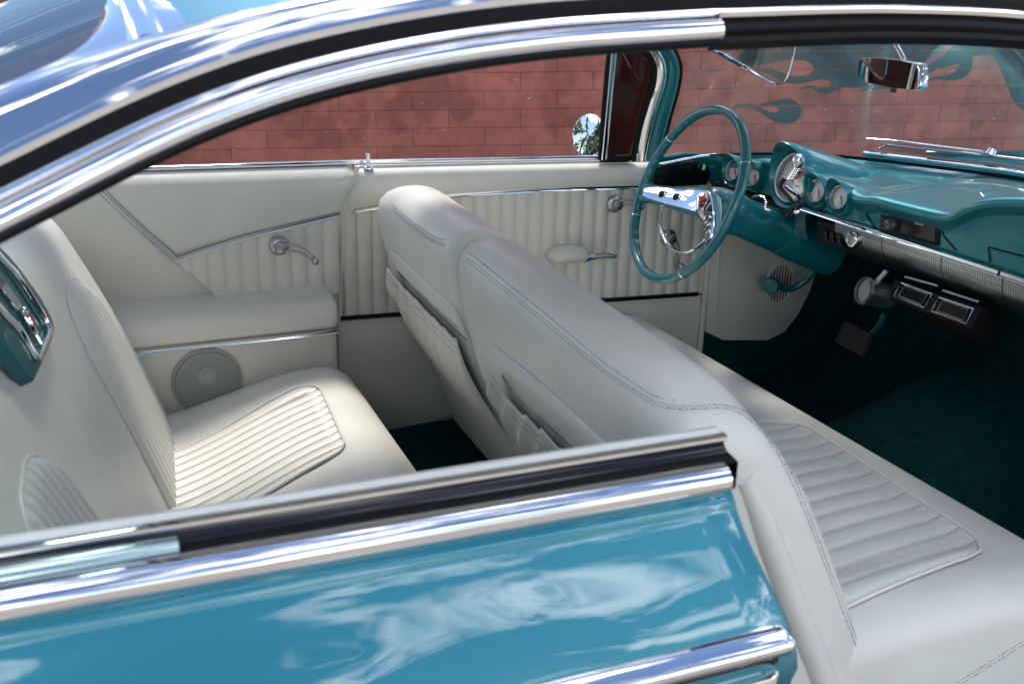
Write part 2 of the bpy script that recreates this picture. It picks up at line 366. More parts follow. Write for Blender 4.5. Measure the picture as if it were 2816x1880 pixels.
def rail_part(name, path, prof, m, s, parent=car, widen=None):
    fs = frames(path, 1); mb = MB(); rows = []
    for i, (p, (o, u)) in enumerate(zip(path, fs)):
        pr = prof if widen is None else widen(i/(len(path)-1), p)
        rows.append([mir(p+o*a+u*b, s) for a, b in pr])
    mb.grid(rows)
    for q in (0, -1): mb.add(rows[q], [tuple(range(len(rows[q])))])
    return mb.build(name, m, parent)
SB = .0                                                       # offsets: (outward, up along the side)
for s in (1, -1):
    rail_part('window_weatherstrip', RAILQ, [(-.012, .000), (-.004, -.0015), (.002, .002), (.002, .007), (-.012, .008)], RUBBER, s)
    rail_part('quarter_window_frame', RAILQ, [(-.010, .006), (.0045, .0055), (.0085, .008), (.0105, .0125), (.0115, .018), (.0105, .0225), (.0075, .027), (.002, .0295), (-.010, .030)], STAIN, s)
    rail_part('drip_bead', RAILQ, [(-.012, .032), (.003, .032), (.0065, .0345), (.007, .0385), (.004, .0415), (-.002, .043), (-.012, .043)], CHROME, s)
    rail_part('drip_bead', RAILF, [(-.012, .030), (.003, .030), (.0065, .0335), (.007, .0385), (.004, .0415), (-.002, .043), (-.012, .043)], CHROME, s)
    rail_part('rail_channel', RAIL, [(-.03, .042), (-.006, .043), (-.0075, .050), (-.004, .0565), (-.03, .057)], RUBBER, s)
    rail_part('roof_rail_seal', RAILF, [(-.03, .001), (-.018, -.001), (-.006, .003), (-.004, .009), (-.008, .013), (-.003, .017), (-.002, .024), (-.006, .030), (-.03, .0305)], RUBBER, s)
    rail_part('drip_rail', RAIL, [(-.02, .056), (.002, .0545), (.009, .0575), (.0115, .0635), (.009, .069), (.003, .071), (-.02, .072)], CHROME, s)
    def wid(t, p):
        k = 1+1.4*sstep(-.35, -.75, p.x)
        return [(-.03, .070), (.000, .0705), (.0035, .074), (.0035, .079), (.0005, .081+.004*k), (.001, .084+.005*k), (-.001, .086+.009*k), (-.007, .088+.013*k), (-.017, .089+.0165*k), (-.03, .089+.018*k), (-.045, .088+.0175*k)]
    rail_part('roof_moulding', RAIL, None, STAIN, s, widen=wid)
# ---------------------------------------------------------------- roof, rear pillar cover, rear window
FS = frames(RAIL, 1)
top = []
for p, (o, u) in zip(RAIL, FS):
    k = 1+1.4*sstep(-.35, -.75, p.x); top.append(p+o*-.040+u*(.0865+.0175*k))
rx = -.556
edge = [p for p in top if p.x > rx]
def roofrow(p, n=25, dz=0.0):
    y0 = abs(p.y); row = []
    for j in range(n):
        t = j/(n-1)*2-1; row.append(Vector((p.x+.15*(1-t*t)*sstep(.2, .78, p.x), t*y0, p.z+.062*(1-t*t)+dz)))
    return row
e0 = edge[0].lerp(top[len(top)-len(edge)-1], (edge[0].x-rx)/max(edge[0].x-top[len(top)-len(edge)-1].x, 1e-6))
rows = [roofrow(p) for p in [e0]+edge]
MB().grid(rows).build('roof', PAINT, car)
MB().grid([[q+Vector((0, 0, -.03)) for q in r_] for r_ in rows]).build('headliner', VINYL, car)
# stainless band across the head of the rear window
fr_ = roofrow(e0); bnd = []
for dx, dz in ((.004, .004), (-.006, .006), (-.018, .004), (-.030, -.004), (-.036, -.014)): bnd.append([q+Vector((dx-.0*abs(q.y), 0, dz)) for q in fr_])
MB().grid(bnd).build('rear_window_moulding', STAIN, car)
# glass: its edge climbs from the pillar and turns along the head of the window
ed = [S(-260, 330, y=-.60), S(-130, 288, y=-.602), S(0, 238, y=-.602), S(138, 181, y=-.588), S(239, 115, y=-.545), S(294, 60, y=-.44), S(317, 2, y=-.25)]
ed = crv(ed+[Vector((ed[-1].x-.002, 0, ed[-1].z+.02))], 40)
zc_ = lambda x: interp(x, (-1.25, -1.1, -.95, -.85, -.75, -.66, -.58), (1.01, 1.13, 1.235, 1.292, 1.336, 1.366, 1.386))
ext = [p for p in ed]
HY = sorted([(abs(p.y), p.x) for p in ed]); rows = []
yy = [-.602, -.600, -.596, -.588, -.575, -.555, -.53, -.49, -.44, -.35, -.25, -.12, 0]; yy = yy+[-q for q in reversed(yy[:-1])]
def gpt(x, y): return Vector((x, y, zc_(x)-.066*(abs(y)/.602)**2.0))
for t in [i/16 for i in range(17)]: rows.append([gpt(lerp(interp(abs(y), [a for a, _ in HY], [b for _, b in HY]), -1.22, t), y) for y in yy])
MB().grid(rows).build('rear_window', GLASSR, car)
for s in (1, -1):                                              # pillar cover between rail moulding and glass
    lowp = [p for p in top if p.x < rx+.05]; lowp = crv(lowp, 40); up_ = crv([gpt(-1.2, -.602), gpt(-.95, -.602)]+[gpt(p.x, p.y) for p in ext if p.y < -.2], 40)
    rows = []
    for t in (0, .15, .3, .5, .7, .85, 1):
        b = .006*math.sin(math.pi*t)
        rows.append([mir(lp.lerp(up, t)+Vector((0, -b*.6, b)), s) for lp, up in zip(lowp, up_)])
    rows.append([mir(up+Vector((0, .012, -.012)), s) for up in up_])
    MB().grid(rows).build('pillar_cover', STAIN, car)
GLGLARE = mat('green_edge_glare', (.62, .74, .68), .16, metal=1)  # pale green metal in place of a bright reflection on the glass
# ---------------------------------------------------------------- quarter panel (near and mirrored far)
def belt(x): return interp(x, (-1.6, -.51, 0, .65, .8, 2.6), (.93, .907, .896, .874, .869, .84))
QP = [(-.862, -.024), (-.868, -.030), (-.8725, -.036), (-.8725, -.040), (-.875, -.044), (-.882, -.058), (-.893, -.078), (-.907, -.10), (-.921, -.124), (-.934, -.148), (-.944, -.172), (-.951, -.195), (-.953, -.215), (-.945, -.235), (-.94, -.26), (-.955, -.30), (-.965, -.40), (-.955, -.52), (-.92, -.62), (-.86, -.66)]
jam = [(1675, 1095), (1692, 1150), (1712, 1215), (1740, 1300), (1768, 1390), (1793, 1465)]
def jx_at(dz):
    return -.012+.052*sstep(-.02, -.22, dz) + .02*sstep(-.22, -.6, dz)
XS = [-2.3, -2.0, -1.7, -1.4, -1.2, -1.0]+[-.9+.05*i for i in range(0, 18)]
def beltn(x): return .8865+interp(x, (-2.3, -1.2, -.75, 0), (-.02, .0, .003, -.002))
for s in (1, -1):
    rows = []
    for y, dz in QP:
        row = []
        for i, x in enumerate(XS):
            xx = lerp(-2.3, jx_at(dz), (x+2.3)/(XS[-1]+2.3)); y2 = y+.008*sstep(-1.0, -2.3, xx)
            wav = .0011*math.sin(xx*19+dz*31)*sstep(-.05, -.09, dz) + .0009*math.sin(xx*41-dz*23+1)*sstep(-.06, -.1, dz)
            row.append(Vector((xx, (y2+wav)*s, beltn(xx)+dz)))
        e = row[-1]; row += [e+Vector((.0035, .002*s, 0)), e+Vector((.005, .007*s, 0)), e+Vector((.004, .03*s, 0)), e+Vector((-.02, .05*s, 0))]
        rows.append(row)
    MB().grid(rows).build('quarter_panel', PAINT, car)
    xs = [lerp(-2.3, -.004, i/60) for i in range(61)]
    def along(name, prof, m, x1=-.004, x0=-2.3, n=60, f=lambda x: (0, 0)):
        mb = MB(); rows = []
        for i in range(n+1):
            x = lerp(x0, x1, i/n); dy, dz = f(x); rows.append([Vector((x, (y+dy)*s, beltn(x)+z+dz)) for y, z in prof])
        mb.grid(rows); mb.add(rows[-1], [tuple(range(len(prof)))]); return mb.build(name, m, car)
    # half-round belt moulding, window slot, inner garnish
    along('belt_moulding', [(-.850, -.0255), (-.864, -.0245), (-.8705, -.020), (-.873, -.013), (-.8725, -.006), (-.869, .000), (-.8625, .0045), (-.852, .006), (-.846, .004), (-.846, -.02)], CHROME, x1=-.016)
    along('window_slot_seal', [(-.851, .003), (-.845, .0045), (-.828, .006), (-.8225, .010), (-.8185, .0145), (-.8125, .015), (-.8125, -.03), (-.851, -.03)], BLACK, x1=.004)
    along('sill_trim', [(-.8185, .013), (-.8175, .0185), (-.812, .0205), (-.806, .019), (-.806, .01)], CHROME, x1=.010)
    along('sill_garnish', [(-.809, .006), (-.8065, .0175), (-.800, .0225), (-.793, .0215), (-.788, .015), (-.785, .0), (-.783, -.03), (-.775, -.12)], VINYL, x1=.008)
    along('quarter_glass_edge_glare', [(-.844, .0), (-.843, .006), (-.839, .011), (-.834, .0135), (-.829, .0125), (-.827, .0)], GLGLARE, x1=-.60)  # bright reflection along the glass edge, put in as its own strip
    # lower spear with the second moulding under it
    def spear(name, prof, m, x1):
        mb = MB(); rows = []
        for i in range(41):
            x = lerp(-2.3, x1-.014, i/35) if i < 36 else x1-.014+.014*math.sin(math.pi/2*(i-35)/5); sl = .012*(x)
            k = 1 if i < 36 else math.sqrt(max(0, 1-((i-35)/5)**2))
            rows.append([Vector((x, (-.955+y*(.45+.55*k))*s, .7145+sl*0+z*(.45+.55*k))) for y, z in prof])
        mb.grid(rows); mb.add(rows[-1], [tuple(range(len(prof)))]); return mb.build(name, m, car)
    spear('side_spear', [(.02, -.012), (-.004, -.0115), (-.011, -.007), (-.0135, 0), (-.012, .006), (-.007, .010), (.02, .0125)], CHROME, .024)
    spear('lower_moulding', [(.02, -.066), (-.004, -.064), (-.009, -.056), (-.009, -.046), (-.006, -.039), (.01, -.037), (.02, -.037)], CHROME, .008)
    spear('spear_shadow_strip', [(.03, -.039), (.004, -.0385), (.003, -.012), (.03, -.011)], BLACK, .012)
# ---------------------------------------------------------------- driver side: door and quarter trim
def pline(pts, y, n=40, off=0): return crv([A(u, v, y=y)+Vector((0, off, 0)) for u, v in pts], n)
def xz(curve): 
    c = sorted([(p.x, p.z) for p in curve]); return [a for a, _ in c], [b for _, b in c]
YD = .748
ST = xz(pline([(812, 482), (860, 475), (1000, 452), (1120, 443), (1240, 435), (1350, 431), (1475, 428)], YD))
zstrip = lambda x: interp(x, *ST)
zlow = lambda x: interp(x, (-.06, .1, 1.0), (.527, .523, .488))
SEAMC = [(A(u, v, y=.742).z, A(u, v, y=.742).x) for u, v in ((785, 872), (781, 760), (783, 650), (787, 560), (791, 490), (797, 448), (812, 418), (820, 398), (821, 389))]
SEAMC.sort(); xseam = lambda z: interp(z, [a for a, _ in SEAMC], [b for _, b in SEAMC])
xfrontd = lambda z: interp(z, (.25, .62, .80, .90), (.985, .985, .83, .80))
# far door: padded top, pleats, lower panel
def sheet(name, x0f, x1f, zf0, zf1, yf, m, nx=80, nz=14, parent=car, ang=60):
    rows = []
    for j in range(nz+1):
        t = j/nz; row = []
        for i in range(nx+1):
            s_ = i/nx; zz = lerp(.5*(zf0(0)+zf0(.5)), .5*(zf1(0)+zf1(.5)), t)
            x = lerp(x0f(zz), x1f(zz), s_); z = lerp(zf0(x), zf1(x), t); x = lerp(x0f(z), x1f(z), s_)
            row.append(Vector((x, yf(x, z, t, s_), z)))
        rows.append(row)
    return MB().grid(rows).build(name, m, parent, ang=ang)
def edge_roll(x, x0, x1, r_=.012): 
    d = min(x-x0, x1-x); return 0 if d > r_ else r_*(1-math.sqrt(max(0, 1-((r_-d)/r_)**2)))
def ypad(x, z, t, s_):
    y = .742-.010*math.sin(math.pi*min(t*1.15, 1)); 
    if t > .80: q = (t-.80)/.20; y += .048*(1-math.sqrt(max(0, 1-q*q)))
    return y+edge_roll(x, xseam(z)+.003, xfrontd(z)-.001)
door = sheet('door', lambda z: xseam(z)+.003, lambda z: xfrontd(z), lambda x: .16, lambda x: belt(x)-.02, lambda x, z, t, s_: .762, VINYLD, 12, 12)
sheet('upper_pad', lambda z: xseam(z)+.003, lambda z: xfrontd(z)-.001, zstrip, belt, ypad, VINYLD, parent=door)
PW = .0378
def pleat(x, amp=.010): return amp*(abs(math.sin(math.pi*x/PW))**.55)
def pleat_xs(x0, x1, per=8):
    return [x0+(x1-x0)*i/int((x1-x0)/PW*per) for i in range(int((x1-x0)/PW*per)+1)]
xs = pleat_xs(0.004, 1.045, 10); rows = []
for j in range(9):
    t = j/8; rows.append([Vector((x+xseam(.62)+.006, .757-pleat(x), lerp(zlow(x), zstrip(x+xseam(.62)), t))) for x in xs])
MB().grid(rows).build('pleated_panel', VINYLD, door, ang=75)
mb = MB()
for k in range(0, 29):
    x = k*PW+xseam(.62)+.006
    if x < .98: mb.tube([(x, .7555, zlow(x)+.004), (x, .7555, zstrip(x)-.003)], .0011, 5)
mb.build('pleat_seam', SEAM, door)
sheet('lower_panel', lambda z: xseam(z)+.003, lambda z: .985, lambda x: .17, zlow, lambda x, z, t, s_: .750+edge_roll(z, .2, zlow(x), .01), VINYLD, 30, 10, parent=door)
def bar(name, curve, w, d, m, parent=car, nrm=(0, -1, 0), ridge=True):
    nrm = Vector(nrm); prof = [(-.5, 0), (-.5, .5), (-.34, .95), (-.12, .8), (.12, .8), (.34, .95), (.5, .5), (.5, 0)] if ridge else [(-.5, 0), (-.4, .7), (0, 1), (.4, .7), (.5, 0)]
    rows = []
    for i, p in enumerate(curve):
        t = (curve[min(i+1, len(curve)-1)]-curve[max(i-1, 0)]).normalized(); up = nrm.cross(t).normalized()
        rows.append([p+up*(a*w)+nrm*(b*d) for a, b in prof])
    mb = MB().grid(rows)
    for q in (0, -1): mb.add(rows[q], [tuple(range(len(prof)))])
    return mb.build(name, m, parent)
bar('trim_strip', pline([(812, 482), (860, 475), (1000, 452), (1120, 443), (1240, 435), (1350, 431), (1475, 428)], .746), .0135, .007, CHROME, door)
lows = [Vector((x, .7475, zlow(x))) for x in (-.055, .2, .5, .75, .965)]
bar('lower_trim_strip', crv(lows, 20), .012, .006, BLACK, door)
bar('belt_trim', [Vector((x, .781, belt(x)+.003)) for x in [lerp(-1.2, .80, i/40) for i in range(41)]], .010, .012, CHROME, car, nrm=(0, -.35, .94))
# rubber gap between quarter trim and door
MB().tube([(xseam(z)+.001, .752, z) for z in [.24+.66*i/30 for i in range(31)]], .0065, 8).build('door_seal', VINYLD, door)
# lock knob
c = A(845, 385, y=.757); c.z = belt(c.x)
MB().lathe([(0.0001, .034), (.0045, .0335), (.0058, .031), (.0055, .027), (.0042, .025), (.0042, .008), (.006, .006), (.010, .003), (.012, 0), (.012, -.004)], c, (0, 0, 1), 20).build('lock_knob', CHROME, door)
# window cranks
def crank(cc, ang, L_, parent, m=SATIN, name='window_crank', yk=-1):
    n = Vector((0, yk, 0)); b = MB().lathe([(.0235, 0), (.0235, .003), (.021, .006), (.012, .0085), (.0115, .014), (.0145, .016), (.0145, .021), (.011, .0265), (.0001, .028)], cc, n, 28).build(name, m, parent)
    d = Vector((math.cos(ang), 0, math.sin(ang))); up = Vector((-math.sin(ang), 0, math.cos(ang))); o = cc+n*.020
    def loop(w0, w1, bow):
        top_ = [o+d*(L_*t)+up*(lerp(w0, w1, t)+bow*math.sin(math.pi*t)) for t in [i/10 for i in range(11)]]
        bot = [o+d*(L_*t)+up*(-lerp(w0, w1, t)+bow*math.sin(math.pi*t)) for t in [1-i/10 for i in range(11)]]
        return top_, bot
    t_, bt = loop(.008, .004, .010); mb = MB(); mb.tube(t_, .0024, 8); mb.tube(bt, .0024, 8); mb.build('crank_arm', m, b)
    e = o+d*L_; MB().lathe([(.003, -.004), (.0035, 0), (.003, .006), (.0075, .011), (.0095, .017), (.0085, .023), (.0045, .027), (.0001, .028)], e, n, 16).build('crank_knob', m, b)
    return b
# far door hardware
crank(A(1410, 467, y=.745), R(-4), .058, door)
crank(A(1533, 545, y=.745), R(-72), .075, door)
c = A(1305, 588, y=.715); mb = MB(); rows = []
for i in range(15):
    t = i/14; k = math.sqrt(max(0.0001, 1-abs(2*t-1)**4)); x = c.x-.058+.118*t
    rows.append([Vector((x, c.y+.012+.040*k*math.cos(a), c.z+.004*math.sin(math.pi*t)+.022*k*math.sin(a))) for a in [2*math.pi*q/14 for q in range(14)]])
MB().grid(rows, cv=True).build('armrest', VINYLD, door)
h0 = A(1350, 592, y=.712); h1 = A(1414, 590, y=.706)
mb = MB(); mb.tube(crv([h0+Vector((0, 0, -.006)), h0.lerp(h1, .4)+Vector((0, -.004, .001)), h1+Vector((0, 0, .002))], 12), [.004]*6+[.0035]*6, 8); mb.tube(crv([h0+Vector((0, 0, .002)), h0.lerp(h1, .45)+Vector((0, -.004, .013)), h1+Vector((0, 0, .004))], 12), .003, 8)
mb.lathe([(.0001, -.012), (.009, -.011), (.010, 0), (.008, .012), (.0001, .014)], h0+Vector((-.003, .004, -.003)), (.9, 0, .3), 14); mb.build('door_handle', CHROME, door)
# far quarter trim
def yq(x, z, t, s_):
    y = .742-.010*sstep(.66, .80, z)+edge_roll(x, -1.2, xseam(z)-.002, .016); zb = belt(x)
    if z > zb-.03: q = (z-zb+.03)/.03; y += .04*(1-math.sqrt(max(0, 1-min(q, 1)**2)))
    return y
qt = sheet('quarter_trim', lambda z: -1.0, lambda z: xseam(z)-.002, lambda x: .50, belt, yq, VINYLD, 60, 24)
vs1 = pline([(225, 430), (300, 502), (360, 556), (400, 592)], .732, 20); vs2 = pline([(414, 594), (440, 583), (560, 545), (680, 515), (779, 491)], .732, 24)
bar('trim_strip', vs1+[A(407, 596, y=.732)], .014, .007, SATIN, qt); bar('trim_strip', [A(404, 598, y=.732)]+vs2, .014, .007, SATIN, qt)
top_ = xz(pline([(404, 602), (440, 587), (560, 549), (680, 519), (779, 495)], .738)); bot = xz(pline([(404, 602), (460, 646), (500, 682), (520, 689), (640, 682), (783, 669)], .738, 60))
x0, x1 = A(406, 600, y=.738).x, xseam(.72)-.012; xs = pleat_xs(x0, x1, 10); rows = []
for j in range(9): rows.append([Vector((x, .740-.006-pleat(x-x1, .008)*sstep(x0, x0+.02, x), lerp(interp(x, *bot), interp(x, *top_), j/8))) for x in xs])
MB().grid(rows).build('pleated_panel', VINYLD, qt, ang=75)
mb = MB(); k = 1
while x1-k*PW > x0+.01:
    x = x1-k*PW; mb.tube([(x, .7345, interp(x, *bot)), (x, .7345, interp(x, *top_))], .001, 5); k += 1
mb.build('pleat_seam', SEAM, qt)
bl = crv([Vector((x, .733, interp(x, *bot))) for x in [lerp(x0, x1, i/24) for i in range(25)]], 40); MB().tube(bl, .0012, 5).build('lower_seam', SEAM, qt)
crank(A(640, 563, y=.725), R(-24), .082, qt)
# rear armrest, trim, lower panel with speaker
PR = [(.75, .628), (.705, .617), (.665, .612), (.640, .606), (.626, .594), (.620, .574), (.622, .556), (.632, .547), (.75, .546)]
cxp, czp = .70, .58; rows = []; XE = A(775, 700, y=.63).x
for x, k in [(-1.0, 1), (-.7, 1), (-.4, 1), (-.2, 1), (XE-.025, 1), (XE-.012, .985), (XE-.004, .94), (XE, .86), (XE+.001, .0)]:
    rows.append([Vector((x, cxp+(y-cxp)*k if y < .74 else y, czp+(z-czp)*k)) for y, z in PR])
arm = MB().grid(rows).build('rear_armrest', VINYLD, car)
bar('trim_strip', [Vector((x, .630+(.004 if x > XE-.01 else 0), .541-.028*(x+.5)*.1)) for x in [lerp(-1.0, XE-.003, i/20) for i in range(21)]], .012, .008, CHROME, arm)
mb = MB(); rows = []
for x, y in ((-1.0, .634), (-.5, .634), (XE-.02, .634), (XE-.008, .637), (XE-.002, .645), (XE, .66), (XE, .76)): rows.append([Vector((x, y, .20)), Vector((x, y, .40)), Vector((x, y, .538))])
lowp_ = MB().grid(rows).build('lower_quarter_panel', VINYLD, car)
c = A(475, 872, y=.632)
sp = MB().lathe([(.078, 0), (.078, .004), (.0755, .0065), (.0725, .0055)], c, (0, -1, 0), 48).build('speaker', mat('white_ring', (.42, .38, .36), .4), lowp_)
MB().lathe([(.073, .004), (.071, .009), (.055, .0105), (.03, .0115), (.0001, .012)], c, (0, -1, 0), 48).build('speaker_mesh', GREYM, sp)
MB().lathe([(.021, .0115), (.021, .0135), (.018, .014), (.0175, .0125), (.012, .0125), (.0115, .0145), (.0001, .0155)], c+Vector((.0, 0, .014)), (0, -1, 0), 32).build('speaker_badge', mat('grey_badge', (.38, .385, .37), .5), sp)
# kick panel with grille, dash end
kp = [(1640, 430), (1632, 560), (1624, 690), (1620, 762), (1660, 781), (1762, 781), (1800, 762), (1830, 725), (1858, 670), (1886, 590), (1895, 430)]
kick = MB().slab([A(u, v, y=.735) for u, v in kp], (0, -1, 0), .02, .004).build('kick_panel', VINYLD, car)
MB().tube([A(u, v, y=.733) for u, v in ((1650, 570), (1643, 680), (1636, 765))], .003, 6).build('windlace', VINYLD, kick)
gc = A(1788, 650, y=.733); gr_ = MB()
grl = MB().lathe([(.052, .0), (.052, .004), (.048, .006), (.044, .003)], (0, 0, 0), (0, -1, 0), 36); grl.v = [(x*.95+gc.x, y+gc.y, z*1.28+gc.z) for x, y, z in grl.v]
grille = grl.build('vent_grille', VINYLD, kick)
gb = MB().lathe([(.046, .001), (.0001, .001)], (0, 0, 0), (0, -1, 0), 36); gb.v = [(x*.95+gc.x, y+gc.y, z*1.28+gc.z) for x, y, z in gb.v]; gb.build('grille_back', BLACKM, grille)
for k in range(-4, 5):
    hh = .058*math.sqrt(max(0, 1-(k*.0098/.046)**2)); 
    if hh > .01: MB().box((gc.x+k*.0098, gc.y-.004, gc.z), (.0032, .004, hh*2)).build('grille_bar', VINYLD, grille, smooth=False)
MB().grid([[(x, .758, z) for x in (.9, 1.2, 1.5, 1.8)] for z in (.15, .35, .6, .78)]).build('carpet_side', CARPET, car)
# ---------------------------------------------------------------- floor
rows = []
for i in range(49):
    x = lerp(-.35, 1.75, i/48); row = []
    for j in range(41):
        y = lerp(-.80, .78, j/40); z = .21+(.15+.12*sstep(.9, 1.35, x))*math.exp(-(y/.25)**4)+.42*sstep(1.30, 1.75, x)**1.3+.004*math.sin(x*23+y*17)*math.sin(y*31)
        row.append(Vector((x, y, min(z, .70))))
    rows.append(row)
floor = MB().grid(rows).build('carpet_floor', CARPET, car)
MB().grid([[(1.70, -.8, .2), (1.70, .8, .2)], [(1.72, -.8, .79), (1.72, .8, .79)]]).build('firewall', CARPET, car)
# ---------------------------------------------------------------- front bench: cushion
xfe = lambda y: .828-.065*y
def cush(x, y):
    z = .478+.012*math.sin(math.pi*min(max((x-.25)/.55, 0), 1))
    d = xfe(y)-x; r_ = .085
    if d < r_: z -= r_*(1-math.sqrt(max(0, 1-((r_-d)/r_)**2)))
    dy = .715-abs(y); r2 = .07
    if dy < r2: z -= r2*.9*(1-math.sqrt(max(0, 1-((r2-dy)/r2)**2)))
    # plain border rises as a bolster round the pleated inserts
    ins = sstep(.0, .06, .74-x)*sstep(.0, .06, .62-abs(y))*sstep(.0, .05, abs(y)-.0)
    return z-.012*ins
ys = [-.715, -.7145, -.712, -.706, -.698, -.688, -.675]+[lerp(-.66, .66, i/40) for i in range(41)]+[.675, .688, .698, .706, .712, .7145, .715]
rows = []
for t in [0, .1, .2, .3, .4, .5, .6, .68, .74, .79, .83, .86, .89, .915, .94, .96, .975, .987, .995, 1]:
    rows.append([Vector((lerp(.16, xfe(y), t), y, cush(lerp(.16, xfe(y), t), y))) for y in ys])
rows.append([Vector((xfe(y)-.006, y, .33)) for y in ys]); rows.append([Vector((xfe(y)-.03, y, .24)) for y in ys])
CU = MB().grid(rows); cm = [[r_[0], Vector((r_[0].x, r_[0].y, .24))] for r_ in ()]
for q in (0, -1): CU.grid([[r_[q] for r_ in rows], [Vector((r_[q].x, r_[q].y, .24)) for r_ in rows]])
cushion = CU.build('front_seat_cushion', VINYL, car); CUT = CU.tree()
def cush_insert(sg, parent, n=13):
    # corners: near/far edge converge a little towards the front
    def pt(a, b):
        yn = lerp(-.715+.03, -.612, b); yf = lerp(-.045, -.03, b); y = lerp(yf, yn, a)
        w_ = abs(yn-yf); da = min(a, 1-a)*w_; rc = .075; xf = .722-(rc*(1-math.sqrt(max(0, 1-((rc-da)/rc)**2))) if da < rc else 0)
        if sg > 0: xf -= .14
        x = lerp(.20, xf, b); return x, y
    rows = []; NB = 30; NA = n*8
    for i in range(NB+1):
        b = i/NB; row = []
        for j in range(NA+1):
            a = j/NA; x, y = pt(a, b); e = sstep(0, .02, min(a, 1-a, 1-b)*.6)
            z = cush(x, sg*-y if sg > 0 else y)+.004+.0055*(abs(math.sin(math.pi*a*n))**.42)*sstep(0, .04, (1-b)*.5)+.003*e
            row.append(Vector((x, y if sg < 0 else -y, z)))
        rows.append(row)
    ins = MB().grid(rows).build('pleated_insert', VINYL, parent, ang=80)
    path = [(0+1e-4, lerp(.1, 1, i/20)) for i in range(21)]+[(i/40, 1) for i in range(1, 40)]+[(1-1e-4, 1-.9*i/20) for i in range(21)]
    pp = []
    for a, b in path:
        x, y = pt(a, b); pp.append(Vector((x, y if sg < 0 else -y, cush(x, sg*-y if sg > 0 else y)+.006)))
    MB().tube(pp, .0033, 8).build('piping', VINYL, parent)
    mb = MB()
    for k in range(1, n):
        l = []
        for i in range(13):
            b = .05+.945*i/12; x, y = pt(k/n, b); l.append(Vector((x, y if sg < 0 else -y, cush(x, sg*-y if sg > 0 else y)+.0062)))
        mb.tube(l, .0009, 5)
    mb.build('pleat_seam', SEAM, parent)
cush_insert(-1, cushion); cush_insert(1, cushion)
def stitches(name, pts, parent, r_=.00055, dash=.0042, gap=.0013):
    c = crv(pts, max(20, int(sum((Vector(pts[i+1])-Vector(pts[i])).length for i in range(len(pts)-1))/.0015))); mb = MB(); acc = 0; seg = []
    for i in range(1, len(c)):
        acc += (c[i]-c[i-1]).length
        ph_ = acc % (dash+gap)
        if ph_ < dash: seg.append(c[i])
        elif seg:
            if len(seg) > 1: mb.tube([seg[0], seg[-1]], r_, 4)
            seg = []
    return mb.build(name, STITCH, parent) if mb.v else None
for dv in (0, 9): stitches('stitching', cast([(2349, 1468+dv), (2310, 1492+dv), (2270, 1517+dv), (2225, 1545+dv), (2190, 1567+dv)], CUT, .0006), cushion)
# ---------------------------------------------------------------- front bench: two split backs
PB = [(.20, .27), (.17, .36), (.128, .46), (.085, .56), (.053, .64), (.033, .71), (.018, .775), (.011, .82), (.011, .85), (.018, .872), (.034, .888), (.057, .896), (.085, .896), (.112, .889), (.136, .874), (.160, .850), (.196, .80), (.247, .715), (.297, .62), (.342, .53), (.388, .43), (.44, .335)]
PB = [(p.x, p.y) for p in crv([Vector((a, b, 0)) for a, b in PB], 60)]
def medial(a, b): zz = min(b, .835); return (interp(zz, (.27, .5, .7, .80, .84), (.32, .225, .135, .095, .084)), zz)
def seatback(y0, y1, outer):                                  # outer: which end is the outboard one (-1 near, +1 far)
    st = []
    for e in (0, .002, .006, .012, .02, .03, .042, .056, .075): st.append(e)
    W_ = y1-y0; st = st+[lerp(.10, W_-.10, i/18) for i in range(19)]+[W_-e for e in reversed(st)]
    rows = []
    for e in st:
        y = y0+e; row = []
        d0, d1 = e, W_-e
        for (px_, pz) in PB:
            mx_, mz = medial(px_, pz); k = 1; z_ = pz
            for d, out in ((d0, outer < 0), (d1, outer > 0)):
                r_ = .052 if out else .050
                if d < r_: k = min(k, math.sqrt(max(0, 1-((r_-d)/r_)**2.6)))
                if out: z_ -= .030*(1-sstep(0, .15, d))*sstep(.70, .89, pz)
            lo = .15
            row.append(Vector((mx_+(px_-mx_)*(lo+(1-lo)*k) if True else 0, y, mz-(pz-z_)+(pz-mz)*k)))
        rows.append(row)
    mb = MB().grid(rows)
    for q in (0, -1): mb.add(rows[q], [tuple(range(len(PB)))])
    return mb
SBF = seatback(.118, .672, 1); SBN = seatback(-.722, .122, -1)
backF = SBF.build('driver_seat_back', VINYL, car); backN = SBN.build('passenger_seat_back', VINYL, car)
TF, TN = SBF.tree(), SBN.tree()
s1 = [(868, 452), (900, 480), (940, 515), (985, 547), (1015, 560), (1035, 562)]
for dv in (-12, -3, 3): stitches('stitching', cast([(u, v+dv*.9) for u, v in s1], TF, .0006), backF)
s2 = [(1068, 592), (1090, 606), (1150, 655), (1230, 718), (1310, 785), (1390, 850), (1460, 897), (1500, 920), (1550, 932), (1600, 932), (1650, 930), (1690, 938), (1730, 965), (1770, 1010), (1805, 1070), (1850, 1170), (1900, 1300), (1950, 1430), (2000, 1560)]
def offs(P, d):
    o = []
    for i in range(len(P)):
        a, b = P[max(i-1, 0)], P[min(i+1, len(P)-1)]; dx, dy = b[0]-a[0], b[1]-a[1]; l = math.hypot(dx, dy); o.append((P[i][0]+dy/l*d, P[i][1]-dx/l*d))
    return o
for d in (12, 1, -6): stitches('stitching', cast(offs(s2 if d < 10 else s2[:9], d), TN, .0006), backN)
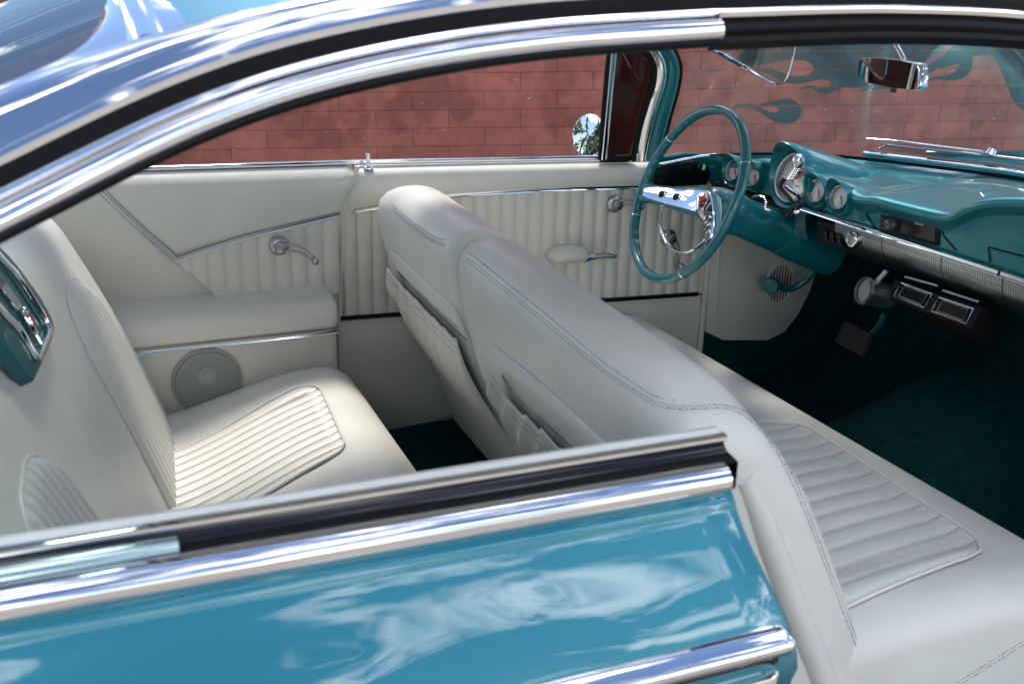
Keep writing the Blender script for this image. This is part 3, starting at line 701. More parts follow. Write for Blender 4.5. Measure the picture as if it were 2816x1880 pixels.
# back panels and gathered pockets on the rear faces
def zig(P, n): 
    c = crv([Vector((a, b, 0)) for a, b in P], n); return [(p.x, p.y) for p in c]
def panel(edge, tree, parent, drop):
    e = zig(edge, 40); r0 = cast(e, tree, .0005); r1 = cast([(u+1, v+3) for u, v in e], tree, .006); r2 = cast([(u+drop[0]*.4, v+drop[1]*.4) for u, v in e], tree, .008); r3 = cast([(u+drop[0], v+drop[1]) for u, v in e], tree, .008)
    n = min(len(r0), len(r1), len(r2), len(r3)); return MB().grid([r0[:n], r1[:n], r2[:n], r3[:n]]).build('back_panel', VINYL, parent)
panel([(897, 571), (930, 600), (963, 632), (1014, 679), (1045, 705), (1062, 735), (1075, 765)], TF, backF, (14, 40))
panel([(1130, 787), (1160, 812), (1220, 860), (1290, 920), (1360, 985), (1420, 1040), (1500, 1110)], TN, backN, (14, 42))
def pocket(topc, botc, tree, parent, waves, amp=9):
    n = 120; t_ = zig(topc, n); b_ = zig(botc, n); rows = []; topw = []
    for i in range(n):
        f = i/(n-1)*waves; s_ = (f+.05*math.sin(f*5)) % 1; w_ = (.5+.5*math.cos(math.pi*(s_-.30)/.70)) if s_ > .30 else (.5-.5*math.cos(math.pi*s_/.30)); w_ *= .8+.2*math.sin(f*2.3+1)     # soft gathers of the elastic hem
        topw.append(w_)
    pts0 = cast(t_, tree, 0); ptsb = cast(b_, tree, .002)
    m = min(len(pts0), len(ptsb)); back = Vector((-1, 0, .25)).normalized()
    for j in range(13):
        q = j/12; row = []
        for i in range(m):
            i2 = int(i*(n-1)/max(m-1, 1)); w_ = topw[i2]; p = pts0[i].lerp(ptsb[i], q)
            lift = .020*(1-q)+.022*math.sin(math.pi*q)*.9+.002
            fold = (.018*(w_-.5)*(1-q)**1.0)+.007*math.sin(i2/(n-1)*waves*2*math.pi*1.0+q*2)*(math.sin(math.pi*q))
            row.append(p+back*(lift+fold)+Vector((0, 0, .022*(w_-.62)*(1-q)**1.6)))
        rows.append(row)
    mb = MB().grid(rows); po = mb.build('seat_pocket', VINYL, parent, ang=70)
    MB().tube(rows[0], .0020, 6).build('pocket_hem', VINYL, po)
    for q in (1, 2): stitches('stitching', [p+back*.0012 for p in rows[q][2:-2]], po, .0005)
    ln = MB().grid([[p+back*.0015+Vector((0, 0, .004)) for p in pts0[:m]], [p.lerp(b, .35)+back*.002 for p, b in zip(pts0[:m], ptsb[:m])]]); ln.build('pocket_shade', BROWNSH, po)  # dark sheet puts the shade of the pocket opening into colour
pocket([(912, 622), (945, 660), (985, 700), (1030, 745), (1070, 780), (1100, 800)], [(940, 720), (975, 800), (1010, 850), (1060, 910), (1115, 965), (1168, 1000)], TF, backF, 7.5)
pocket([(1152, 862), (1180, 905), (1225, 950), (1270, 990), (1320, 1035), (1370, 1075)], [(1172, 960), (1195, 1020), (1225, 1075), (1280, 1130), (1340, 1180), (1400, 1230)], TN, backN, 5.5)
# padded welt down the outboard edge of the passenger back
wp = crv([A(u, v, y=-.712) for u, v in ((1700, 1090), (1730, 1160), (1770, 1265), (1815, 1385), (1860, 1495), (1900, 1600))], 30)
MB().tube(wp, [.017+.006*sstep(0, .3, i/29) for i in range(30)], 14).build('side_welt', VINYL, backN)
# ---------------------------------------------------------------- rear bench
def rc(x, y):
    z = .395+.075*sstep(-.55, -.16, x); d = -.055-x; r_ = .09
    if d < r_: z -= r_*(1-math.sqrt(max(0, 1-((r_-d)/r_)**2)))
    dy = .64-abs(y); r2 = .06
    if dy < r2: z -= r2*(1-math.sqrt(max(0, 1-((r2-dy)/r2)**2)))
    ins = sstep(0, .05, -.17-x)*sstep(0, .06, abs(y)-.06)*sstep(0, .07, .50-abs(y)); return z-.010*ins
ys = [-.64, -.6395, -.637, -.632, -.624, -.612, -.6]+[lerp(-.58, .58, i/44) for i in range(45)]+[.6, .612, .624, .632, .637, .6395, .64]
rows = []
for t in [0, .15, .3, .45, .58, .68, .75, .80, .84, .87, .90, .925, .95, .97, .985, .995, 1]: 
    x = lerp(-.62, -.055, t); rows.append([Vector((x, y, rc(x, y))) for y in ys])
rows.append([Vector((-.058, y, .30)) for y in ys]); rows.append([Vector((-.075, y, .20)) for y in ys])
rcu = MB().grid(rows).build('rear_seat_cushion', VINYL, car)
def rear_insert(sg, n=11):
    def pt(a, b):
        yf = lerp(.395, .492, b); yn = lerp(.045, .150, b); y = lerp(yf, yn, a); da = min(a, 1-a)*.33; r_ = .045
        x = lerp(-.54, -.172-(r_*(1-math.sqrt(max(0, 1-((r_-da)/r_)**2))) if da < r_ else 0)-.02*a, b); return x, y
    rows = []
    for i in range(25):
        b = i/24; row = []
        for j in range(n*8+1):
            a = j/(n*8); x, y = pt(a, b); row.append(Vector((x, sg*y, rc(x, y)+.003+.0055*abs(math.sin(math.pi*a*n))**.42*sstep(0, .05, 1-b))))
        rows.append(row)
    MB().grid(rows).build('pleated_insert', VINYL, rcu, ang=80)
    pp = [pt(0, .1+.9*i/16) for i in range(17)]+[pt(i/30, 1) for i in range(1, 30)]+[pt(1, 1-.9*i/16) for i in range(17)]
    MB().tube([Vector((x, sg*y, rc(x, y)+.005)) for x, y in pp], .003, 8).build('piping', VINYL, rcu)
    mb = MB()
    for k in range(1, n): mb.tube([Vector((x, sg*y, rc(x, y)+.0045)) for x, y in [pt(k/n, .05+.94*i/12) for i in range(13)]], .0009, 5)
    mb.build('pleat_seam', SEAM, rcu)
rear_insert(1); rear_insert(-1)
# rear back: (y, s) with s up the slope
BU = Vector((-.41, 0, 1)).normalized(); BN_ = Vector((1, 0, .41)).normalized(); BO = Vector((-.487, 0, .40)); BPL = (BN_, BN_.dot(BO))
BH = .56
def bh(y, s_):
    h = .012*math.sin(math.pi*min(max(s_/BH, 0), 1)); dy = .648-abs(y); r2 = .075
    if dy < r2: h -= r2*(1-math.sqrt(max(0, 1-((r2-dy)/r2)**2)))
    ds = BH-s_; r3 = .09
    if ds < r3: h -= r3*(1-math.sqrt(max(0, 1-((r3-ds)/r3)**2)))
    return h+.925*interp(y, (-.65, -.15, .2, .5, .6), (-.15, -.115, -.045, -.014, 0))
def bp(y, s_, o=0): return BO+Vector((0, y, 0))+BU*s_+BN_*(bh(y, s_)+o)
ys = [-.648, -.6475, -.644, -.638, -.628, -.615, -.6]+[lerp(-.58, .58, i/50) for i in range(51)]+[.6, .615, .628, .638, .644, .6475, .648]
ss = [lerp(-.12, .40, i/20) for i in range(21)]+[.43, .455, .475, .495, .51, .522, .533, .543, .55, .556, .559, .56]
RB = MB().grid([[bp(y, s_) for y in ys] for s_ in ss]); rback = RB.build('rear_seat_back', VINYL, car); TB = RB.tree()
def bs(u, v): 
    p = A(u, v, pl=BPL)-BO; return (p.y, p.dot(BU))
def rb_insert(sg, n=10):
    yo = lambda s_: interp(s_, (-.1, 0, .2, .42), (.505, .505, .505, .50)); yi = lambda s_: interp(s_, (-.1, 0, .2, .42), (.17, .17, .18, .20))
    rows = []; H_ = .425
    def pt(a, b):
        s_ = lerp(-.06, H_, b); y = lerp(yo(s_), yi(s_), a); rcn = .12; w_ = .3; da = min(a, 1-a)*w_
        st_ = H_-(rcn*(1-math.sqrt(max(0, 1-((rcn-da)/rcn)**2))) if da < rcn else 0); s_ = lerp(-.06, st_, b); return lerp(yo(s_), yi(s_), a), s_
    for i in range(31):
        b = i/30; row = []
        for j in range(n*8+1):
            a = j/(n*8); y, s_ = pt(a, b); row.append(bp(sg*y, s_, .0015+.010*abs(math.sin(math.pi*a*n))**.6*sstep(0, .04, 1-b)*sstep(0, .05, min(a, 1-a)+.02)))
        rows.append(row)
    MB().grid(rows).build('pleated_insert', VINYL, rback, ang=80)
    pp = [pt(0, .1+.9*i/16) for i in range(17)]+[pt(i/30, 1) for i in range(1, 30)]+[pt(1, 1-.9*i/16) for i in range(17)]
    MB().tube([bp(sg*y, s_, .002) for y, s_ in pp], .0028, 8).build('piping', VINYL, rback)
rb_insert(1); rb_insert(-1)
MB().grid([[(-.80-.10*(y < .3), y, .90) for y in (-.74, 0, .74)], [(-1.2, y, .93) for y in (-.74, 0, .74)]]).build('parcel_shelf', VINYL, car)
# centre plaque with chrome frame and badge
zz = lambda P: [(x/3.563/KF, (640+y/3.563)/KF) for x, y in P]
BN2 = Vector((1, -.18, .41)).normalized(); BK = BN2.dot(Vector((-.55, .10, .43)))
def onb(P, o): return [A(u, v, pl=(BN2, BK+o-.016)) for u, v in P]
po = zz([(-220, -120), (-100, 20), (0, 120), (100, 220), (200, 340), (300, 480), (400, 620), (480, 760), (530, 870), (545, 930), (530, 1030), (470, 1180), (350, 1445), (250, 1360), (150, 1220), (50, 1080), (0, 990), (-100, 850), (-220, 690)])
plq = MB().slab(onb(po, .030), BN2, .022, .006).build('centre_plaque', TEALIN, rback)
fr1 = onb(zz([(-150, 100), (0, 262), (120, 385), (220, 515), (330, 685), (440, 865), (475, 945)]), .031); fr2 = onb(zz([(478, 960), (420, 1095), (355, 1250)]), .031); fr3 = onb(zz([(345, 1230), (200, 985), (60, 830), (0, 760), (-150, 590)]), .031)
for f in (fr1, fr3): bar('chrome_frame', crv(f, 24), .011, .007, CHROME, plq, nrm=BN2)
bar('chrome_frame', fr2, .011, .0075, CHROME, plq, nrm=BN2)
for k in (-14, 0, 14): MB().tube(onb(zz([(-60+k, 395+k*-1.2), (60+k, 560+k*-1.2), (185+k, 735-k*1.2)]), .035), .0028, 8).build('chrome_spear', CHROME, plq)
ec = onb(zz([(275, 870)]), .034)[0]; ev = (onb(zz([(350, 1010)]), .034)[0]-onb(zz([(205, 740)]), .034)[0]); el = ev.length/2; ev.normalize(); eu = BN_.cross(ev)
def oval(o, a, b, prof, name, m, par):
    rows = [[o+ev*(math.cos(t)*a*k)+eu*(math.sin(t)*b*k)+BN_*h for t in [2*math.pi*q/28 for q in range(28)]] for k, h in prof]; return MB().grid(rows, cv=True).build(name, m, par)
oval(ec, el, el*.42, [(1.0, 0), (1, .004), (.9, .0065), (.82, .004), (.5, .006), (.001, .007)], 'badge', CHROME, plq)
MB().slab([ec+ev*a*el+eu*b*el+BN_*.0085 for a, b in ((-.1, -.28), (.5, 0), (-.1, .28), (-.3, .2), (.15, 0), (-.3, -.2))], BN_, .002).build('badge_mark', REDM, plq)
MB().tube(onb(zz([(350, 1000), (400, 1085)]), .034), .003, 8).build('badge_tail', CHROME, plq)
for k in range(34):
    a = k/33; q0 = lerp(-60, 410, a); 
    pth = onb(zz([(q0+35, lerp(300, 1010, a)-95), (q0+62, lerp(300, 1010, a)-35)]), .0315)
    MB().tube(pth, .0011, 4).build('grille_line', WPLAS, plq)
MB().tube([(.985, .742, .22), (.985, .742, .50), (.985, .742, .66), (.93, .745, .735), (.84, .750, .79)], .008, 8).build('front_windlace', VINYLD, door)
# ---------------------------------------------------------------- windshield and front pillars
wb = [(.785, .735, .878), (.90, .705, .895), (1.05, .60, .914), (1.17, .465, .926), (1.30, .27, .931), (1.39, .12, .932), (1.415, 0, .932)]
wt = [(.80, .615, 1.325), (.835, .56, 1.345), (.875, .46, 1.36), (.91, .34, 1.372), (.935, .2, 1.38), (.95, .1, 1.384), (.955, 0, 1.385)]
sym = lambda P: [Vector(p) for p in P]+[Vector((p[0], -p[1], p[2])) for p in reversed(P[:-1])]
WB, WT = crv(sym(wb), 61), crv(sym(wt), 61); rows = []
for t in [i/12 for i in range(13)]: rows.append([b.lerp(q, t)+Vector((.035*math.sin(math.pi*t), 0, .012*math.sin(math.pi*t))) for b, q in zip(WB, WT)])
WS = MB().grid(rows); wsh = WS.build('windshield', GLASS, car); TW = WS.tree()
bar('windshield_base_trim', [p+Vector((-.004, 0, .004)) for p in WB[3:-3] if p.y < .42], .016, .010, CHROME, wsh, nrm=(-.5, 0, .86))
bar('windshield_seal', [p+Vector((.012, 0, .010)) for p in WB[3:-3] if p.y < .42], .014, .006, RUBBER, wsh, nrm=(-.5, 0, .86))
MB().tube([p+Vector((-.004, 0, .0)) for p in WT], .014, 8).build('windshield_header', CHROME, wsh)
PPL = (Vector((0, 1, .25)), .74+.25*.872)
zc = lambda P: [(1560+x/3.92, 100+y/3.92) for x, y in P]
pl_ = zc([(560, -330), (700, -60), (800, 90), (900, 190), (962, 330), (952, 520), (885, 720), (815, 950), (765, 1180), (748, 1345)])
pr_ = zc([(820, -420), (960, -140), (1060, 20), (1140, 140), (1200, 270), (1215, 400), (1180, 600), (1110, 850), (1050, 1080), (985, 1330)])
LE = crv([S(u, v, pl=PPL) for u, v in pl_], 40); RE = crv([S(u, v, pl=(PPL[0], PPL[1]+.012)) for u, v in pr_], 40)
for s in (1, -1):
    def strip(name, t0, t1, bulge, m, base=0.0):
        rows = []
        for t in [lerp(t0, t1, i/8) for i in range(9)]:
            q = (t-t0)/(t1-t0); rows.append([mir(l.lerp(r_, t)+Vector((-.004, -1, .1)).normalized()*(base+bulge*math.sin(math.pi*q)), s) for l, r_ in zip(LE, RE)])
        return MB().grid(rows).build(name, m, car)
    strip('pillar_garnish', 0, .42, .014, CHROME, .004)
    strip('front_pillar', .40, 1.0, .020, WPLAS if False else DPAINT)
    pe = [mir(r_+Vector((.004, .004, 0)), s) for r_ in RE]; MB().tube(pe, .006, 8).build('windshield_side_seal', RUBBER, car)
    MB().tube([mir(l+Vector((-.006, .004, 0)), s) for l in LE], .0065, 8).build('door_opening_seal', RUBBER, car)
# vent window on the far door, door mirror
VPL = (PPL[0], PPL[1]+.022)
vq = lambda P: [S(u, v, pl=VPL) for u, v in zc(P)]
vent = MB(); gl = vq([(480, 60), (620, 95), (790, 185), (880, 290), (905, 400), (865, 640), (790, 920), (715, 1200), (660, 1290), (360, 1300)])
ventg = MB().slab(gl, PPL[0]*-1, .004).build('vent_window', GLASST, door)
MB().tube(crv(vq([(500, 20), (640, 80), (810, 160), (905, 270), (932, 390), (895, 640), (820, 920), (745, 1200), (690, 1300), (620, 1322), (360, 1325)]), 50), .0085, 8).build('vent_seal', RUBBER, ventg)
bar('vent_post', vq([(505, 20), (470, 400), (425, 900), (385, 1325)]), .018, .010, CHROME, ventg, nrm=(0, -1, 0))
MB().tube(vq([(465, 20), (425, 400), (380, 900), (350, 1325)]), .006, 8).build('vent_post_seal', RUBBER, ventg)
MB().tube(vq([(385, 1315), (400, 1290), (450, 1285), (505, 1290), (520, 1315)]), .005, 8).build('vent_latch', BLACK, ventg)
mc = S(1620, 372, y=.93); mn = Vector((-.90, -.40, .17)).normalized()
mirr = MB().lathe([(.0555, .0), (.058, .001), (.0585, -.003), (.056, -.012), (.045, -.03), (.028, -.045), (.0001, -.055)], mc, mn, 40).build('door_mirror', CHROME, door)
MB().lathe([(.0555, .0005), (.03, .0012), (.0001, .0016)], mc, mn, 40).build('mirror_glass', mat('mirror', (.93, .93, .93), .0, metal=1), mirr)
mf = S(1650, 440, y=.90); MB().tube(crv([mc-mn*.03+Vector((.01, -.01, -.03)), mc.lerp(mf, .6)+Vector((.02, 0, -.01)), mf+Vector((.01, -.02, -.012))], 10), [.009]*5+[.013]*5, 10).build('mirror_stalk', CHROME, mirr)
# inside mirror
zm = lambda P: [(2300+x/4.126, 100+y/4.126) for x, y in P]
MPN = Vector((-.95, .2, -.05)).normalized(); MP0 = S(2440, 200, y=.03); MPL = (MPN, MPN.dot(MP0))
mo = zm([(250, 262), (300, 242), (420, 241), (700, 266), (860, 300), (925, 325), (943, 370), (938, 570), (918, 608), (880, 618), (820, 610), (600, 588), (350, 528), (250, 490), (230, 440)])
iz = [S(u, v, pl=MPL) for u, v in mo]
im = MB().slab(iz, MPN, .018, .003).build('inside_mirror', CHROME, car)
ci = sum(iz, Vector())/len(iz)
MB().slab([ci+(p-ci)*.95+MPN*.0016 for p in iz], MPN, .001).build('mirror_glass', mat('mirror_dim', (.62, .60, .60), .0, metal=1), im)
MB().tube(crv([S(u, v, pl=(MPN, MPL[1]-.02)) for u, v in zm([(640, -150), (660, 60), (720, 180), (770, 275)])], 14), .0055, 10).build('mirror_stem', CHROME, im)
MB().box(S(2450, 248, pl=MPL)+Vector((.006, 0, -.001)), (.008, .010, .008)).build('mirror_tab', BLACK, im, smooth=False)
# clear pane and chrome loop added, shaped after trim reflected in the windshield
vv = [S(u, v, x=.83) for u, v in z3([(560, 60), (640, 125), (790, 200), (960, 300), (1150, 402), (1330, 510), (1450, 575), (1530, 590), (1600, 560), (1650, 470), (1690, 330), (1720, 180), (1745, 60)])]
vc = crv(vv, 60); trim_pane = MB().slab([p+Vector((.004, 0, 0)) for p in vc]+[S(1960, 60, x=.834)], (-1, 0, 0), .002).build('reflected_trim_pane', glassmat('clear_acrylic', (.80, .82, .81), .8), car)
MB().tube(vc, [.0055 if i < 24 else lerp(.0055, .0022, sstep(24, 40, i)) for i in range(60)], 8).build('reflected_trim_loop', CHROME, trim_pane)
# ---------------------------------------------------------------- dashboard
fx = lambda y: .985-.10*y
za = lambda P: [(2200+x/3.266, 420+y/3.266) for x, y in P]          # a dash view
FPL = (Vector((1, .10, 0)), .985)
def onf(P, o=0.0): return [S(u, v, pl=(FPL[0], FPL[1]-o)) for u, v in za(P)]
br = sorted([(p.y, p.x, p.z) for p in onf([(545, 410), (640, 405), (850, 462), (1100, 522), (1250, 555), (1340, 560), (1400, 525), (1480, 478), (1600, 436), (1750, 418), (2012, 422)], .028)])
br = [(-.74, br[0][1]+.04, br[0][2]-.02), (-.55, br[0][1]+.02, br[0][2]+.004)]+br
BY, BX, BZ = [b[0] for b in br], [b[1] for b in br], [b[2] for b in br]
SW = sorted([(p.y, p.x, p.z) for p in WB]); SY, SX, SZ = [q[0] for q in SW], [q[1] for q in SW], [q[2] for q in SW]
def dash_row(y):
    bx_, bz_ = interp(y, SY, SX)-.006, interp(y, SY, SZ)-.010
    yb = min(y, .135); ex, ez = interp(yb, BY, BX), interp(yb, BY, BZ); g_ = sstep(.135, .20, y)   # g_: gauge side
    ex = lerp(ex, .965-.02*(y-.2), g_); ez = lerp(ez, .918-.05*sstep(.45, .72, y), g_); f = lerp(fx(y), .962, g_)
    zt = lerp(ez-.022, ez-.012, g_); top_ = []
    for t in (0, .12, .3, .5, .7, .85): top_.append((lerp(bx_, ex+.035, t), lerp(bz_, ez+.004, t)+.010*math.sin(math.pi*t)*(1-g_)-.02*g_*math.sin(math.pi*t)))
    pts = top_+[(ex+.02, ez+.0055), (ex+.008, ez+.003), (ex+.001, ez-.003), (ex+.0005, ez-.010), (ex+.006, ez-.017), (lerp(ex, f, .7), zt-.006), (f, zt-.016), (f+.001, .87), (f+.002, .845), (f+.004, .832), (f+.03, .822)]
    return [Vector((a, y, b)) for a, b in pts]
dy = [-.735+.02*i for i in range(44)]+[.13, .137, .145, .155, .165, .175, .19, .205, .22, .25, .3, .35, .4, .45, .5, .55, .6, .65, .69, .71]
DM = MB().grid([dash_row(y) for y in sorted(set(dy))]); dash = DM.build('dashboard', DPAINT, car, ang=50)
MB().grid([[(fx(y)+.03, y, .822), (fx(y)+.05, y, .80), (1.2, y, .78), (1.6, y, .80)] for y in (-.74, -.4, 0, .4, .72)]).build('dash_underside', BLACKM, dash)
# chrome trim strip along the dash face, in two lengths
bar('dash_trim_strip', crv([Vector((fx(y)-.004, y, .838)) for y in [lerp(.325, -.243, i/20) for i in range(21)]], 40), .013, .009, CHROME, dash, nrm=(-1, -.1, .15))
bar('dash_trim_strip', crv([Vector((fx(y)-.004, y, .838)) for y in [lerp(-.249, -.74, i/20) for i in range(21)]], 40), .013, .009, CHROME, dash, nrm=(-1, -.1, .15))
def perfmat():
    m = mat('perforated_metal', (.42, .44, .43), .3, metal=1); t = m.node_tree; b = t.nodes['Principled BSDF']; lk = t.links.new
    co = N(t, 'ShaderNodeTexCoord'); sp_ = N(t, 'ShaderNodeSeparateXYZ'); cb = N(t, 'ShaderNodeCombineXYZ'); lk(co.outputs['Object'], sp_.inputs[0]); lk(sp_.outputs['Y'], cb.inputs[0]); lk(sp_.outputs['Z'], cb.inputs[1])
    sc = N(t, 'ShaderNodeVectorMath', operation='SCALE'); sc.inputs['Scale'].default_value = 180; lk(cb.outputs[0], sc.inputs[0])
    frc = N(t, 'ShaderNodeVectorMath', operation='FRACTION'); lk(sc.outputs[0], frc.inputs[0])
    sub = N(t, 'ShaderNodeVectorMath', operation='SUBTRACT'); sub.inputs[1].default_value = (.5, .5, 0); lk(frc.outputs[0], sub.inputs[0])
    ln = N(t, 'ShaderNodeVectorMath', operation='LENGTH'); lk(sub.outputs[0], ln.inputs[0])
    lt = N(t, 'ShaderNodeMath', operation='LESS_THAN'); lt.inputs[1].default_value = .27; lk(ln.outputs['Value'], lt.inputs[0])
    mi = N(t, 'ShaderNodeMixRGB'); mi.inputs[1].default_value = (.42, .44, .43, 1); mi.inputs[2].default_value = (.01, .012, .012, 1); lk(lt.outputs[0], mi.inputs[0]); lk(mi.outputs[0], b.inputs['Base Color'])
    return m
PERF = perfmat()
for y1, y0 in ((.205, .063), (.061, -.099), (-.101, -.249), (-.251, -.74)):
    rows = []
    for a, z in ((.0, .833), (-.002, .829), (-.001, .815), (.003, .800), (.010, .788), (.020, .774), (.032, .762), (.046, .753), (.06, .748)): rows.append([Vector((fx(lerp(y1, y0, t))+a, lerp(y1, y0, t), z)) for t in [i/10 for i in range(11)]])
    MB().grid(rows).build('perforated_panel', PERF, dash)
rows = []
for a, z in ((.0, .833), (-.003, .815), (.001, .788), (.016, .760)): rows.append([Vector((fx(y)+a, y, z)) for y in (.335, .32, .30)])
MB().grid(rows).build('perforated_panel', PERF, dash)
MB().slab(onf([(150, 605), (365, 650), (385, 860), (160, 800)], -.004), (-1, -.1, 0), .03).build('switch_recess', BLACKM, dash)
for k in range(3): MB().slab(onf([(200+60*k, 690+15*k), (235+60*k, 698+15*k), (240+60*k, 790+15*k), (205+60*k, 782+15*k)], .004), (-1, -.1, 0), .01, .002).build('switch', BLACK, dash)
ic = onf([(478, 778)], .004)[0]
ig = MB().lathe([(.019, -.004), (.019, .004), (.016, .008), (.0125, .0085), (.011, .005)], ic, (-1, -.1, 0), 28).build('ignition_bezel', CHROME, dash)
MB().lathe([(.0115, .0055), (.0001, .007)], ic, (-1, -.1, 0), 20).build('ignition_lock', SATIN, ig)
MB().slab(onf([(370, 620), (590, 680), (590, 702), (370, 642)], .012), (-1, -.1, 0), .003).build('legend_strip', BLACK, dash)
# radio
rd = MB().slab(onf([(722, 532), (1235, 655), (1255, 690), (1240, 838), (1215, 838), (722, 698), (708, 680)], .003), (-1, -.1, 0), .03, .003).build('radio', BLACKM, dash)
MB().slab(onf([(900, 585), (1215, 662), (1212, 800), (900, 715)], .0045), (-1, -.1, 0), .002).build('radio_display', BLACK, rd)
MB().slab(onf([(722, 532), (800, 552), (800, 570), (722, 550)], .0045), (-1, -.1, 0), .002).build('radio_buttons', mat('grey_plastic', (.10, .10, .10), .4), rd)
for k in range(3): MB().slab(onf([(722, 585+38*k), (775, 598+38*k), (775, 622+38*k), (722, 608+38*k)], .0045), (-1, -.1, 0), .002).build('radio_button', mat('dark_plastic', (.045, .045, .048), .4), rd)
MB().lathe([(.0135, .0), (.013, .010), (.0115, .012), (.0105, .0125), (.0105, .017), (.008, .0185), (.0001, .019)], onf([(835, 640)], .003)[0], (-1, -.1, 0), 28).build('radio_knob', mat('knob_grey', (.12, .12, .125), .25, metal=.6), rd)
def text(s_, size, o, xd, yd, m, par, name, off=.0005):
    cu_ = bpy.data.curves.new(name, 'FONT'); cu_.body = s_; cu_.size = size; cu_.align_x = 'CENTER'; cu_.align_y = 'CENTER'; ob = bpy.data.objects.new(name, cu_); COL.objects.link(ob)
    me = bpy.data.meshes.new_from_object(ob.evaluated_get(bpy.context.evaluated_depsgraph_get())); bpy.data.objects.remove(ob)
    xd = Vector(xd).normalized(); yd = Vector(yd).normalized(); nn = xd.cross(yd)
    for v in me.vertices: v.co = Vector(o)+xd*v.co.x+yd*v.co.y+nn*off
    me.materials.clear(); me.materials.append(m); t = bpy.data.objects.new(name, me); COL.objects.link(t); t.parent = par; return t
a, b = onf([(1032, 632), (1108, 648)], .006); text('Pioneer', .0075, (a+b)/2, b-a, (0, 0, 1), DIAL, rd, 'radio_lettering')
a, b = onf([(380, 631), (582, 690)], .0135); text('LESS  AIR  ON  STEER', .0055, (a+b)/2, b-a, (0, 0, 1), DIAL, dash, 'legend_lettering')
# glovebox seam on the passenger side
MB().tube(onf([(2012, 935), (1900, 905), (1690, 850), (1705, 985)], .001), .0016, 6).build('glovebox_gap', BLACKM, dash)
MB().tube(onf([(1400, 880), (1330, 800), (1285, 740), (1262, 660), (1235, 640), (720, 515), (600, 485), (580, 500), (600, 570), (680, 690)], .0005), .0013, 6).build('radio_surround', BLACKM, dash)
# driver side dash end: chrome lip over a glossy black pocket
de = MB().slab([A(u, v, y=.715) for u, v in ((1500, 383), (1560, 372), (1612, 366), (1626, 378), (1632, 400), (1622, 425), (1500, 432))], (0, -1, 0), .03, .004).build('dash_end_pocket', BLACK, dash)
bar('dash_end_trim', crv([A(u, v, y=.712) for u, v in ((1498, 381), (1560, 369), (1605, 361), (1640, 357))], 12), .010, .010, CHROME, de, nrm=(0, -.8, .6))
MB().tube(crv([A(u, v, y=.708) for u, v in ((1611, 362), (1616, 372), (1614, 390))], 8), .005, 8).build('dash_end_stud', CHROME, de)
# ---------------------------------------------------------------- gauges in hooded pods
GX = .955; zb_ = lambda P: [(1740+x/3.563, 360+y/3.563) for x, y in P]
TEXT_UP = Vector((.18, 0, .98)).normalized()
def gauge(cpix, r_, hood, name, needle, big=False):
    c = S(*zb_([cpix])[0], x=GX); ax = Vector((-.965, -.06, .25)).normalized(); xd = ax.cross(Vector((0, 0, 1))).normalized(); xd = -xd if xd.y > 0 else xd; yd = xd.cross(ax); yd = -yd if yd.z < 0 else yd
    def ring(rad, h, slant, ry=1.0, dz=0): return [c+(xd*math.cos(t)*rad+yd*(math.sin(t)*rad*ry+dz))+ax*(h+slant*(.5+.5*math.sin(t))**2.6) for t in [2*math.pi*q/40 for q in range(40)]]
    ro = r_*(1.30 if big else 1.42); rows = [ring(ro*1.18, -.20 if big else -.10, 0, 1.05, -.02 if big else -.008), ring(ro*1.10, -.06, 0, 1.04, -.006), ring(ro*1.04, -.01, hood*.5, 1.03), ring(ro*1.0, .006, hood, 1.04), ring(ro*.975, .0085, hood, 1.03), ring(ro*.945, .006, hood, 1.0), ring(r_*1.13, .001, hood*.1), ring(r_*1.06, -.006, 0)]
    pod = MB().grid(rows, cv=True).build(name, DPAINT, dash, ang=60)
    MB().lathe([(r_*1.10, -.006), (r_*1.10, .004), (r_*1.05, .007), (r_*.97, .0055), (r_*.93, .0), (r_*.93, -.006)], c, ax, 40).build('bezel', SATIN, pod)
    MB().lathe([(r_*.95, -.004), (.0001, -.004)], c, ax, 40).build('dial', DIAL, pod)
    d = xd*math.cos(needle)+yd*math.sin(needle); p0 = c-ax*.0015-d*r_*.15; p1 = c-ax*.0015+d*r_*.72; sd_ = ax.cross(d)*r_
    MB().slab([p0+sd_*.09, p0-sd_*.09, p1-sd_*.03, p1+sd_*.03], ax, .001).build('needle', ORANGE, pod)
    if big:
        for k, tx in enumerate(('20', '40', '60', '80', '100', '120')):
            an = R(215-44*k); text(tx, r_*.25, c+(xd*math.cos(an)+yd*math.sin(an))*r_*.66, xd, yd, DARKI, pod, 'dial_numeral', -.003)
        MB().slab([c+xd*a*r_+yd*b*r_-ax*.0032 for a, b in ((-.02, .18), (.42, .18), (.42, .33), (-.02, .33))], ax, .0005).build('odometer', DARKI, pod)
        MB().slab([c+xd*a*r_+yd*b*r_-ax*.0032 for a, b in ((.10, -.35), (.42, -.35), (.42, -.24), (.10, -.24))], ax, .0005).build('trip_meter', DARKI, pod)
        text('MILES/HR', r_*.1, c+yd*r_*.45+xd*.2*r_, xd, yd, DARKI, pod, 'dial_lettering', -.003)
    mb = MB()
    for k in range(9 if not big else 25):
        an = R(225-270*k/(8 if not big else 24)); q = xd*math.cos(an)+yd*math.sin(an); t = ax.cross(q)*r_*.02
        mb.add([c+q*r_*.82-t-ax*.0033, c+q*r_*.82+t-ax*.0033, c+q*r_*.92+t-ax*.0033, c+q*r_*.92-t-ax*.0033], [(0, 1, 2, 3)])
    mb.build('dial_ticks', DARKI, pod, smooth=False)
    MB().lathe([(r_*.96, .002), (.0001, .003)], c, ax, 40).build('lens', CLEAR, pod)
    return c
